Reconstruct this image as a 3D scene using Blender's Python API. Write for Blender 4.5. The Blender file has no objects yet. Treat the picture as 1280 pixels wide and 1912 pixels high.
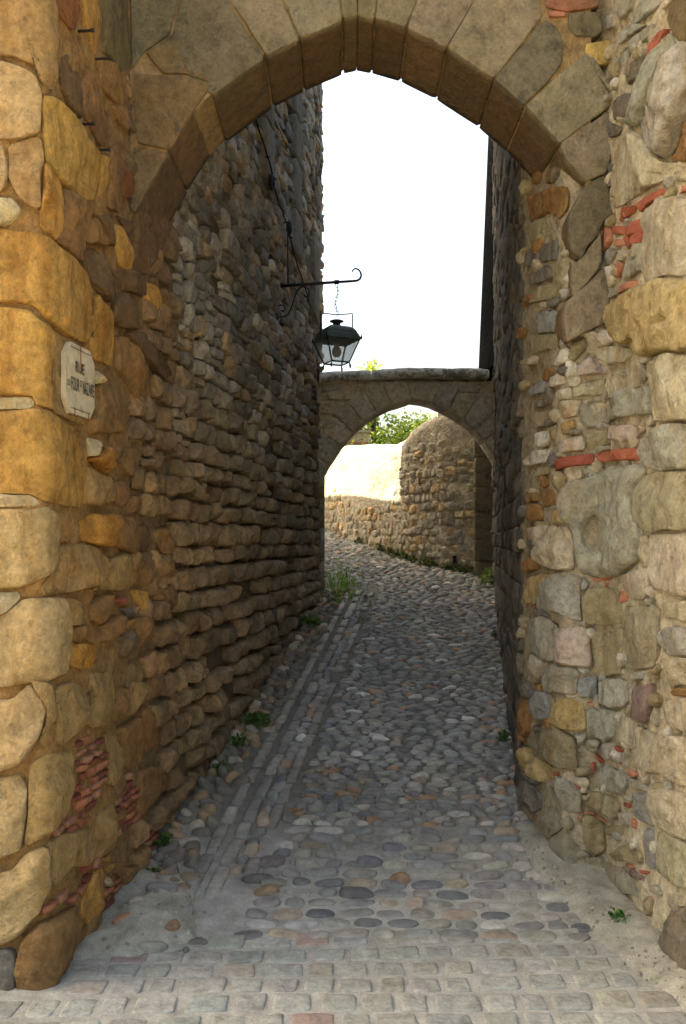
import bpy, math, random
import numpy as np
from mathutils import Vector

random.seed(7)
RNG = np.random.default_rng(11)
scene = bpy.context.scene
C = scene.collection

# ------------------------------------------------------------------ camera
F, CX, HY, CZ = 1700.0, 640.0, 1010.0, 1.7      # focal (px of the 1280x1912 photo), principal column, horizon row, eye height
cam_d = bpy.data.cameras.new("camera")
cam_d.sensor_fit = 'VERTICAL'
cam_d.sensor_height = 24.0
cam_d.lens = 24.0 * F / 1912.0
cam_d.shift_y = (HY - 956.0) / 1912.0
cam_d.clip_start, cam_d.clip_end = 0.05, 600.0
cam = bpy.data.objects.new("camera", cam_d)
cam.location = (0, 0, CZ)
cam.rotation_euler = (math.radians(90), 0, 0)
C.objects.link(cam)
scene.camera = cam

# ------------------------------------------------------------------ sky, sun, exposure
SUN_DIR = Vector((0.953, -0.301, 0)).normalized()        # the way the light travels in plan
SUN_EL = math.radians(42)
world = bpy.data.worlds.new("World")
scene.world = world
world.use_nodes = True
wn = world.node_tree
bg = wn.nodes["Background"]
sky = wn.nodes.new("ShaderNodeTexSky")
sky.sky_type = 'NISHITA'
sky.sun_disc = False
sky.sun_elevation = SUN_EL
sky.sun_rotation = math.atan2(-SUN_DIR.x, -SUN_DIR.y)
sky.air_density = 1.0
sky.dust_density = 8.0
sky.ozone_density = 1.0
bg.inputs[1].default_value = 0.15
wn.links.new(sky.outputs[0], bg.inputs[0])
sun_d = bpy.data.lights.new("sun", 'SUN')
sun_d.energy = 4.6
sun_d.angle = math.radians(0.5)
sun_d.color = (1.0, 0.95, 0.86)
sun = bpy.data.objects.new("sun", sun_d)
sun.rotation_euler = Vector((SUN_DIR.x * math.cos(SUN_EL), SUN_DIR.y * math.cos(SUN_EL), -math.sin(SUN_EL))).to_track_quat('-Z', 'Y').to_euler()
sun.location = (-20, 10, 20)
C.objects.link(sun)
vs = scene.view_settings
vs.view_transform = 'Standard'
vs.look = 'None'
vs.gamma = 1.0
vs.use_curve_mapping = False
vs.exposure = 2.05
vs.use_white_balance = True
vs.white_balance_temperature = 7000
vs.white_balance_tint = 5
scene.cycles.max_bounces = 6
scene.cycles.diffuse_bounces = 4
scene.cycles.use_adaptive_sampling = True
scene.cycles.adaptive_threshold = 0.03
scene.cycles.use_denoising = True

# ------------------------------------------------------------------ small helpers
def lin(c):
    c = np.asarray(c, float) / 255.0
    return np.where(c <= 0.04045, c / 12.92, ((c + 0.055) / 1.055) ** 2.4)

def _hash(ix, iy, iz):
    h = (ix * 374761393 + iy * 668265263 + iz * 1274126177) & 0xffffffff
    h = ((h ^ (h >> 13)) * 1103515245) & 0xffffffff
    h = ((h ^ (h >> 16)) * 2246822519) & 0xffffffff
    return (h & 0xffff) / 32767.5 - 1.0

def vnoise(p):
    p = np.asarray(p, float)
    i = np.floor(p).astype(np.int64)
    f = p - i
    u = f * f * (3 - 2 * f)
    x, y, z = i[:, 0], i[:, 1], i[:, 2]
    out = 0
    for a in (0, 1):
        for b in (0, 1):
            for c in (0, 1):
                w = (u[:, 0] if a else 1 - u[:, 0]) * (u[:, 1] if b else 1 - u[:, 1]) * (u[:, 2] if c else 1 - u[:, 2])
                out = out + w * _hash(x + a, y + b, z + c)
    return out

def fbm(p, octaves=3, gain=0.5):
    p = np.asarray(p, float)
    a, s, t = 1.0, 0.0, 0.0
    for _ in range(octaves):
        s = s + a * vnoise(p)
        t += a
        p = p * 2.03 + 17.3
        a *= gain
    return s / t

def tag(o, label=None, cat=None, group=None, kind=None):
    if label: o["label"] = label
    if cat: o["category"] = cat
    if group: o["group"] = group
    if kind: o["kind"] = kind
    return o

def empty(name, loc, label=None, cat=None, group=None, kind=None):
    o = bpy.data.objects.new(name, None)
    o.empty_display_size = 0.2
    o.location = loc
    C.objects.link(o)
    return tag(o, label, cat, group, kind)

def wloc(o):
    v = Vector((0, 0, 0))
    while o is not None:
        v = v + o.location
        o = o.parent
    return v

def mk(name, V, Fc, mat, parent=None, smooth=True, col=None, origin=True):
    """one mesh object from world-space vertices; origin moved to its own middle"""
    V = np.asarray(V, float)
    base = np.array(wloc(parent)) if parent is not None else np.zeros(3)
    o0 = V.mean(0) if origin else base
    me = bpy.data.meshes.new(name)
    Fl = Fc.tolist() if isinstance(Fc, np.ndarray) else Fc
    me.from_pydata((V - o0).tolist(), [], Fl)
    if smooth:
        me.polygons.foreach_set("use_smooth", np.ones(len(me.polygons), bool))
    if col is not None:
        col = np.asarray(col, float)
        if col.ndim == 1:
            col = np.tile(col, (len(V), 1))
        a = me.color_attributes.new("col", 'FLOAT_COLOR', 'POINT')
        a.data.foreach_set("color", np.hstack([col, np.ones((len(V), 1))]).astype(np.float32).ravel())
    me.materials.append(mat)
    o = bpy.data.objects.new(name, me)
    o.location = o0 - base
    if parent is not None:
        o.parent = parent
    C.objects.link(o)
    return o

def join(parts):
    """parts: list of (V, F list/array, col) -> one V, F, col"""
    Vs, Fs, Cs, n = [], [], [], 0
    for V, Fc, c in parts:
        V = np.asarray(V, float)
        Vs.append(V)
        if isinstance(Fc, np.ndarray):
            Fs.extend((Fc + n).tolist())
        else:
            Fs.extend([[i + n for i in f] for f in Fc])
        c = np.asarray(c, float)
        Cs.append(np.tile(c, (len(V), 1)) if c.ndim == 1 else c)
        n += len(V)
    return np.vstack(Vs), Fs, np.vstack(Cs)

def box(x0, x1, y0, y1, z0, z1):
    V = np.array([(x, y, z) for z in (z0, z1) for y in (y0, y1) for x in (x0, x1)], float)
    return V, [[0, 2, 3, 1], [4, 5, 7, 6], [0, 1, 5, 4], [2, 6, 7, 3], [0, 4, 6, 2], [1, 3, 7, 5]]

def prism(plan, z0, z1):
    n = len(plan)
    zt = z1 if hasattr(z1, '__len__') else [z1] * n
    zb = z0 if hasattr(z0, '__len__') else [z0] * n
    V = [(p[0], p[1], zb[i]) for i, p in enumerate(plan)] + [(p[0], p[1], zt[i]) for i, p in enumerate(plan)]
    Fc = [[i, (i + 1) % n, n + (i + 1) % n, n + i] for i in range(n)]
    Fc += [list(range(n))[::-1], list(range(n, 2 * n))]
    return np.array(V, float), Fc

def tube(pts, r, n=6, cap=True):
    P = np.asarray(pts, float)
    rr = np.full(len(P), r) if np.isscalar(r) else np.asarray(r, float)
    T = np.gradient(P, axis=0)
    T /= np.linalg.norm(T, axis=1)[:, None] + 1e-9
    up = np.array([0.13, 0.21, 0.97])
    V = []
    for p, t, q in zip(P, T, rr):
        a = np.cross(t, up)
        if np.linalg.norm(a) < 0.05: a = np.cross(t, [1, 0, 0])
        a /= np.linalg.norm(a)
        b = np.cross(t, a)
        for k in range(n):
            g = 2 * math.pi * k / n
            V.append(p + q * (math.cos(g) * a + math.sin(g) * b))
    m = len(P)
    Fc = [[i * n + k, i * n + (k + 1) % n, (i + 1) * n + (k + 1) % n, (i + 1) * n + k] for i in range(m - 1) for k in range(n)]
    if cap:
        Fc += [list(range(n))[::-1], [(m - 1) * n + k for k in range(n)]]
    return np.array(V), Fc

def spline(pts, n):
    P = np.asarray(pts, float)
    P2 = np.vstack([2 * P[0] - P[1], P, 2 * P[-1] - P[-2]])
    out = []
    for u in np.linspace(0, len(P) - 1 - 1e-6, n):
        i = int(u); t = u - i
        a, b, c, d = P2[i], P2[i + 1], P2[i + 2], P2[i + 3]
        out.append(0.5 * (2 * b + (c - a) * t + (2 * a - 5 * b + 4 * c - d) * t * t + (3 * b - a - 3 * c + d) * t ** 3))
    return np.array(out)

def zg(Y):
    """height of the ground: level in front of the gate, then a steady climb up the alley"""
    Y = np.asarray(Y, float)
    k = 9.0
    s = np.logaddexp(0, k * (Y - 3.96)) / k
    over = np.logaddexp(0, 2.0 * (Y - 16.0)) / 2.0
    return 0.182 * (s - over)

def at(px, py, Y):
    return np.array([(px - CX) / F * Y, Y, CZ + (HY - py) / F * Y])

def in_poly(x, y, poly):
    c = False
    n = len(poly)
    j = n - 1
    for i in range(n):
        xi, yi = poly[i]; xj, yj = poly[j]
        if (yi > y) != (yj > y) and x < (xj - xi) * (y - yi) / (yj - yi) + xi:
            c = not c
        j = i
    return c

# ------------------------------------------------------------------ materials
def nodes(mat):
    mat.use_nodes = True
    nt = mat.node_tree
    return nt, nt.nodes["Principled BSDF"]

def ramp(nt, src, stops):
    r = nt.nodes.new("ShaderNodeValToRGB")
    el = r.color_ramp.elements
    while len(el) < len(stops): el.new(0.5)
    for e, (p, c) in zip(el, stops):
        e.position = p
        e.color = (*c, 1) if hasattr(c, '__len__') else (c, c, c, 1)
    nt.links.new(src, r.inputs[0])
    return r.outputs[0]

def noise(nt, vec, scale, detail=4, rough=0.55, dist=0.0):
    n = nt.nodes.new("ShaderNodeTexNoise")
    n.inputs["Scale"].default_value = scale
    n.inputs["Detail"].default_value = detail
    n.inputs["Roughness"].default_value = rough
    n.inputs["Distortion"].default_value = dist
    nt.links.new(vec, n.inputs["Vector"])
    return n.outputs["Fac"]

def mix(nt, mode, fac, a, b):
    m = nt.nodes.new("ShaderNodeMix")
    m.data_type = 'RGBA'
    m.blend_type = mode
    for sock, v in ((m.inputs[0], fac), (m.inputs[6], a), (m.inputs[7], b)):
        if hasattr(v, 'is_output') or isinstance(v, bpy.types.NodeSocket): nt.links.new(v, sock)
        elif hasattr(v, '__len__'): sock.default_value = (*v, 1)
        else: sock.default_value = v
    return m.outputs[2]

def mathn(nt, op, a, b):
    m = nt.nodes.new("ShaderNodeMath")
    m.operation = op
    for sock, v in ((m.inputs[0], a), (m.inputs[1], b)):
        if isinstance(v, bpy.types.NodeSocket): nt.links.new(v, sock)
        else: sock.default_value = v
    return m.outputs[0]

def stone_mat(name, stain=(0.30, 0.20, 0.10), stain_fac=0.35, lichen=None, lichen_at=0.6, bump=0.5, grain=60.0, rough=0.92, speckle=0.22, streak=0.0, stretch=(1, 1, 1), big=2.2, lsc=5.5):
    """weathered mineral surface: own colour from the attribute 'col', broad stains, grain, speckle, pitted relief"""
    m = bpy.data.materials.new(name)
    nt, b = nodes(m)
    at_ = nt.nodes.new("ShaderNodeAttribute"); at_.attribute_name = "col"
    geo = nt.nodes.new("ShaderNodeNewGeometry")
    mp = nt.nodes.new("ShaderNodeMapping")
    mp.inputs["Scale"].default_value = stretch
    nt.links.new(geo.outputs["Position"], mp.inputs[0])
    P = mp.outputs[0]
    n1 = noise(nt, P, big, 3, 0.6)
    n2 = noise(nt, P, 17, 4, 0.68)
    nb1 = noise(nt, P, grain, 5, 0.72)
    n3 = nb1
    c = mix(nt, 'MIX', mathn(nt, 'MULTIPLY', ramp(nt, n1, [(0.45, 0), (0.68, 1)]), stain_fac), at_.outputs["Color"], stain)
    c = mix(nt, 'MULTIPLY', 1.0, c, ramp(nt, n2, [(0.28, 0.62), (0.5, 1.0), (0.75, 1.3)]))
    c = mix(nt, 'MULTIPLY', 1.0, c, ramp(nt, n3, [(0.3, 1 - speckle), (0.7, 1 + speckle)]))
    if streak:
        mp2 = nt.nodes.new("ShaderNodeMapping"); mp2.inputs["Scale"].default_value = (13, 13, 1.6)
        nt.links.new(geo.outputs["Position"], mp2.inputs[0])
        n5 = noise(nt, mp2.outputs[0], 1.0, 3, 0.6)
        c = mix(nt, 'MULTIPLY', 1.0, c, ramp(nt, n5, [(0.32, tuple(np.array((1, .88, .72)) * (1 - streak))), (0.5, 1.0), (0.72, 1 + streak * .5)]))
    if lichen is not None:
        n4 = noise(nt, P, lsc, 5, 0.72)
        c = mix(nt, 'MIX', ramp(nt, n4, [(lichen_at, 0), (lichen_at + 0.1, 0.75)]), c, lichen)
    nt.links.new(c, b.inputs["Base Color"])
    b.inputs["Roughness"].default_value = rough
    b.inputs["Specular IOR Level"].default_value = 0.25
    nb2 = n2
    hgt = mathn(nt, 'ADD', mathn(nt, 'MULTIPLY', nb1, 0.75), mathn(nt, 'MULTIPLY', nb2, 1.6))
    bp = nt.nodes.new("ShaderNodeBump")
    bp.inputs["Strength"].default_value = bump
    bp.inputs["Distance"].default_value = 0.02
    nt.links.new(hgt, bp.inputs["Height"])
    nt.links.new(bp.outputs[0], b.inputs["Normal"])
    return m

def plain_mat(name, col, rough=0.6, metal=0.0, var=0.25, scale=40, bump=0.15):
    m = bpy.data.materials.new(name)
    nt, b = nodes(m)
    geo = nt.nodes.new("ShaderNodeNewGeometry")
    n = noise(nt, geo.outputs["Position"], scale, 5, 0.6)
    c = mix(nt, 'MULTIPLY', 1.0, tuple(col), ramp(nt, n, [(0.3, 1 - var), (0.7, 1 + var)]))
    nt.links.new(c, b.inputs["Base Color"])
    b.inputs["Roughness"].default_value = rough
    b.inputs["Metallic"].default_value = metal
    bp = nt.nodes.new("ShaderNodeBump")
    bp.inputs["Strength"].default_value = bump
    bp.inputs["Distance"].default_value = 0.004
    nt.links.new(n, bp.inputs["Height"])
    nt.links.new(bp.outputs[0], b.inputs["Normal"])
    return m

M_GOLD = stone_mat("sandstone_ochre", stain=lin((120, 76, 30)), stain_fac=0.5, bump=0.9, grain=55, big=2.6, streak=.3)
M_TAN = stone_mat("sandstone_tan", stain=lin((128, 104, 62)), stain_fac=0.35, bump=0.85, grain=60, big=3.0, streak=.16)
M_RUB = stone_mat("rubble_brown", stain=lin((72, 58, 42)), stain_fac=0.5, bump=0.8, grain=45, lichen=lin((120, 115, 98)), lichen_at=0.63)
M_ARCH = stone_mat("arch_stone", stain=lin((96, 88, 62)), stain_fac=0.55, bump=0.8, grain=60, lichen=lin((72, 70, 58)), lichen_at=0.58)
M_BRICK = stone_mat("red_brick", stain=lin((120, 62, 44)), stain_fac=0.35, bump=0.5, grain=80)
M_MORT = stone_mat("lime_mortar", stain=lin((120, 98, 66)), stain_fac=0.5, bump=0.9, grain=38, speckle=0.3)
M_COB = stone_mat("river_cobble", stain=lin((70, 66, 58)), stain_fac=0.3, bump=0.25, grain=50, rough=0.62, speckle=0.15)
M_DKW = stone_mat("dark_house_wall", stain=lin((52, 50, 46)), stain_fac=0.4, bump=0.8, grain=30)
M_DKW.node_tree.nodes["Principled BSDF"].inputs["Specular IOR Level"].default_value = 0.0
M_FAR = stone_mat("far_rubble", stain=lin((128, 112, 86)), stain_fac=0.3, bump=0.8, grain=35)
M_IRON = plain_mat("wrought_iron", (0.018, 0.018, 0.02), 0.55, 0.6, 0.3, 90)
M_RUST = plain_mat("rusty_iron", (0.035, 0.026, 0.022), 0.7, 0.3, 0.4, 120)

# ------------------------------------------------------------------ walls that follow a path in plan
class Wall:
    def __init__(self, ctrl, step=0.02, smooth=5):
        pts = [np.array(ctrl[0], float)]
        for a, b in zip(ctrl[:-1], ctrl[1:]):
            a = np.array(a, float); b = np.array(b, float)
            n = max(2, int(np.linalg.norm(b - a) / step))
            for k in range(1, n + 1): pts.append(a + (b - a) * k / n)
        P = np.array(pts)
        for _ in range(smooth):
            Q = P.copy(); Q[1:-1] = (P[:-2] + 2 * P[1:-1] + P[2:]) / 4; P = Q
        self.P = P
        d = np.linalg.norm(np.diff(P, axis=0), axis=1)
        self.s = np.concatenate([[0], np.cumsum(d)])
        T = np.gradient(P, axis=0)
        for _ in range(3):
            Q = T.copy(); Q[1:-1] = (T[:-2] + 2 * T[1:-1] + T[2:]) / 4; T = Q
        T /= np.linalg.norm(T, axis=1)[:, None]
        self.N = np.stack([T[:, 1], -T[:, 0]], 1)
        self.px = CX + F * P[:, 0] / P[:, 1]
    def plan(self, s):
        return np.stack([np.interp(s, self.s, self.P[:, 0]), np.interp(s, self.s, self.P[:, 1])], 1)
    def from_px(self, pts):
        pts = np.asarray(pts, float)
        s = np.interp(pts[:, 0], self.px, self.s)
        Y = np.interp(s, self.s, self.P[:, 1])
        return np.stack([s, CZ + (HY - pts[:, 1]) / F * Y], 1)
    def surf(self, s, z, h):
        s = np.asarray(s, float)
        p = self.plan(s)
        n = np.stack([np.interp(s, self.s, self.N[:, 0]), np.interp(s, self.s, self.N[:, 1])], 1)
        h = np.asarray(h, float)
        return np.stack([p[:, 0] + n[:, 0] * h, p[:, 1] + n[:, 1] * h, np.asarray(z, float) + 0 * s], 1)
    def to_px(self, s, z):
        p = self.plan(np.atleast_1d(s))
        return CX + F * p[:, 0] / p[:, 1], HY - F * (np.atleast_1d(z) - CZ) / p[:, 1]

class Flat:
    """a horizontal or sloping ground sheet with the same interface: s = X, z = Y"""
    def surf(self, s, z, h):
        s = np.asarray(s, float); z = np.asarray(z, float)
        return np.stack([s, z, zg(z) + h], 1)

_FC = {}
def ring_faces(K, R, back):
    key = (K, R, back)
    if key not in _FC:
        k = np.arange(K); k1 = (k + 1) % K
        Fs = []
        for r in range(R - 1):
            Fs.append(np.stack([r * K + k, r * K + k1, (r + 1) * K + k1, (r + 1) * K + k], 1))
        Q = np.vstack(Fs).tolist()
        c = R * K
        Q += [[(R - 1) * K + a, (R - 1) * K + b, c] for a, b in zip(k, k1)]
        if back:
            Q.append(list(range(K))[::-1])
        _FC[key] = Q
    return _FC[key]

def outline(poly, K, rnd=0.5, gap=0.004, jit=0.0, seed=0):
    P = np.asarray(poly, float)
    # orientation counter-clockwise in (s,z)
    A = 0.5 * np.sum(P[:, 0] * np.roll(P[:, 1], -1) - np.roll(P[:, 0], -1) * P[:, 1])
    if A < 0: P = P[::-1]
    M = 4 * K
    L = np.linalg.norm(np.roll(P, -1, 0) - P, axis=1)
    cum = np.concatenate([[0], np.cumsum(L)])
    t = np.arange(M) / M * cum[-1]
    PP = np.vstack([P, P[:1]])
    O = np.stack([np.interp(t, cum, PP[:, 0]), np.interp(t, cum, PP[:, 1])], 1)
    w = int(max(1, rnd * M / 18))
    for _ in range(2):
        ker = np.ones(2 * w + 1) / (2 * w + 1)
        E = np.vstack([O[-w:], O, O[:w]])
        O = np.stack([np.convolve(E[:, 0], ker, 'valid'), np.convolve(E[:, 1], ker, 'valid')], 1)
    O = O[::4]
    c = O.mean(0)
    size = math.sqrt(abs(A)) + 1e-6
    if jit:
        d = O - c
        a = np.arange(K) * 2 * math.pi / K
        n = fbm(np.stack([np.cos(a) * 1.6 + seed, np.sin(a) * 1.6, np.full(K, seed * 0.7)], 1), 3 if K > 12 else 1)
        O = c + d * (1 + jit * n)[:, None]
    return c + (O - c) * (1 - 2 * gap / size), size

def stone(wall, poly, K=24, R=6, bulge=0.03, depth=0.06, p=4.0, rough=0.01, rnd=0.5, gap=0.004, jit=0.05, seed=None, h0=0.0, freq=9.0, dents=(), tilt=0.0, back=False, nd=1, facet=0):
    """a stone as a closed rounded block seated on the wall; nd = rings along its sides"""
    seed = random.random() * 100 if seed is None else seed
    O, size = outline(poly, K, rnd, gap, jit, seed)
    c = O.mean(0)
    rs = np.sin(np.linspace(math.pi / 2, 0, R + 1))[:-1]
    rs = np.where(rs > 0.999, 1.0, rs)
    loc, hh, ww = [], [], []
    for d in range(nd):
        loc.append(O); hh.append(np.full(K, -depth * (1 - d / nd) )); ww.append(np.full(K, 0.35 if d else 0.0))
    for r in rs:
        loc.append(c + (O - c) * r)
        hh.append(np.full(K, bulge * (1 - r ** p) ** 0.5)); ww.append(np.full(K, 0.45 if r > 0.99 else 1.0))
    loc.append(c[None]); hh.append(np.array([bulge])); ww.append(np.array([1.0]))
    loc = np.vstack(loc); h = np.concatenate(hh); w = np.concatenate(ww)
    if facet:
        for _ in range(facet):
            a = random.uniform(0, 6.28)
            pl = bulge * random.uniform(.95, 1.35) - bulge * random.uniform(.8, 2.6) * ((loc - c) @ np.array([math.cos(a), math.sin(a)])) / size
            h = np.where(w > .6, np.minimum(h, np.maximum(pl, bulge * .12)), h)
    q = np.stack([loc[:, 0] * freq + seed, loc[:, 1] * freq, h * freq + seed * 0.37], 1)
    if K > 12:
        h = h + w * rough * (fbm(q, 4, 0.55) * 1.3 + 1.5 * (.3 - np.abs(fbm(q * 1.4 + 50, 3))))
    else:
        h = h + w * rough * 1.6 * vnoise(q)
    if tilt:
        a = random.uniform(0, 6.28)
        h = h + w * tilt * ((loc - c) @ np.array([math.cos(a), math.sin(a)])) / size
    lat = np.stack([fbm(q + 31.7, 2), fbm(q + 71.1, 2)], 1) * rough * 0.8 * w[:, None] if K > 12 else 0
    for (ds, dz, rs_, rz_, dd) in dents:
        e = ((loc[:, 0] - ds) / rs_) ** 2 + ((loc[:, 1] - dz) / rz_) ** 2
        h = h - w * dd * np.exp(-e * e * 0.7)
    loc = loc + lat
    V = wall.surf(loc[:, 0], loc[:, 1], h + h0)
    return V, ring_faces(K, R + nd, back)

def sheet(wall, s0, s1, z0, z1, step, h=-0.02, amp=0.01, freq=7.0, zfun=None):
    ns = max(2, int((s1 - s0) / step)); nz = max(2, int((z1 - z0) / step))
    S, Z = np.meshgrid(np.linspace(s0, s1, ns), np.linspace(z0, z1, nz))
    S = S.ravel(); Z = Z.ravel()
    hh = (h(wall.plan(S)[:, 1]) if callable(h) else h) + amp * fbm(np.stack([S * freq, Z * freq, 0 * S + 3.3], 1), 4, 0.6) * 1.5
    V = wall.surf(S, Z, hh)
    i = (np.arange(nz - 1)[:, None] * ns + np.arange(ns - 1)[None]).ravel()
    return V, np.stack([i, i + 1, i + ns + 1, i + ns], 1)

def emit(parent, recs, mat_of, limit=300, rest_name="rubble"):
    """recs: (name, V, F, col, matkey, pixel size). The largest become parts of their own, what is past the limit one part of stuff"""
    byname = {}
    for r in recs: byname.setdefault(r[0], []).append(r)
    for name, L in byname.items():
        L.sort(key=lambda r: -r[5])
        for r in L[:limit]:
            mk(name, r[1], r[2], mat_of[r[4]], parent, True, r[3])
        rest = {}
        for r in L[limit:]: rest.setdefault(r[4], []).append((r[1], r[2], r[3]))
        for key, parts in rest.items():
            V, Fc, c = join(parts)
            tag(mk(rest_name, V, Fc, mat_of[key], parent, True, c), kind="stuff")

def jitcol(c, v=0.10, hue=0.03):
    c = lin(c) * (1 + RNG.uniform(-v, v)) * (1 + RNG.uniform(-hue, hue, 3))
    return np.clip(c, 0, 1)

# ------------------------------------------------------------------ traced masonry (outlines measured on the photograph, laid on the real wall planes)
CROP = {"LA": (0, 0, 4), "LB": (0, 400, 4), "LC": (0, 800, 4), "LD": (0, 1200, 4), "LE": (0, 1550, 4), "LF": (0, 0, 2),
        "RA": (960, 0, 4), "RB": (960, 350, 4), "RC": (960, 700, 4), "RD": (960, 1050, 4), "RE": (960, 1400, 4), "P": (0, 0, 1)}
def topx(crop, flat):
    x0, y0, k = CROP[crop]
    return [(x0 + flat[i] / k, y0 + flat[i + 1] / k) for i in range(0, len(flat), 2)]

COL = {"gold": (184, 142, 74), "amber": (182, 130, 58), "pale": (188, 170, 130), "tan": (162, 131, 82), "ltan": (176, 149, 102),
       "brown": (140, 104, 62), "dbrown": (112, 86, 56), "grey": (158, 152, 134), "lgrey": (170, 164, 147), "bgrey": (142, 142, 134), "dgrey": (112, 106, 94),
       "olive": (150, 137, 104), "rtan": (176, 163, 135), "pink": (178, 160, 140), "white": (192, 182, 161), "brick": (160, 92, 68), "dbrick": (142, 76, 58),
       "obrick": (172, 116, 88), "purple": (134, 112, 100), "redbrown": (140, 90, 50), "dolive": (112, 98, 64), "och": (188, 142, 74), "cement": (150, 142, 122), "soff": (118, 92, 60)}

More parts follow.
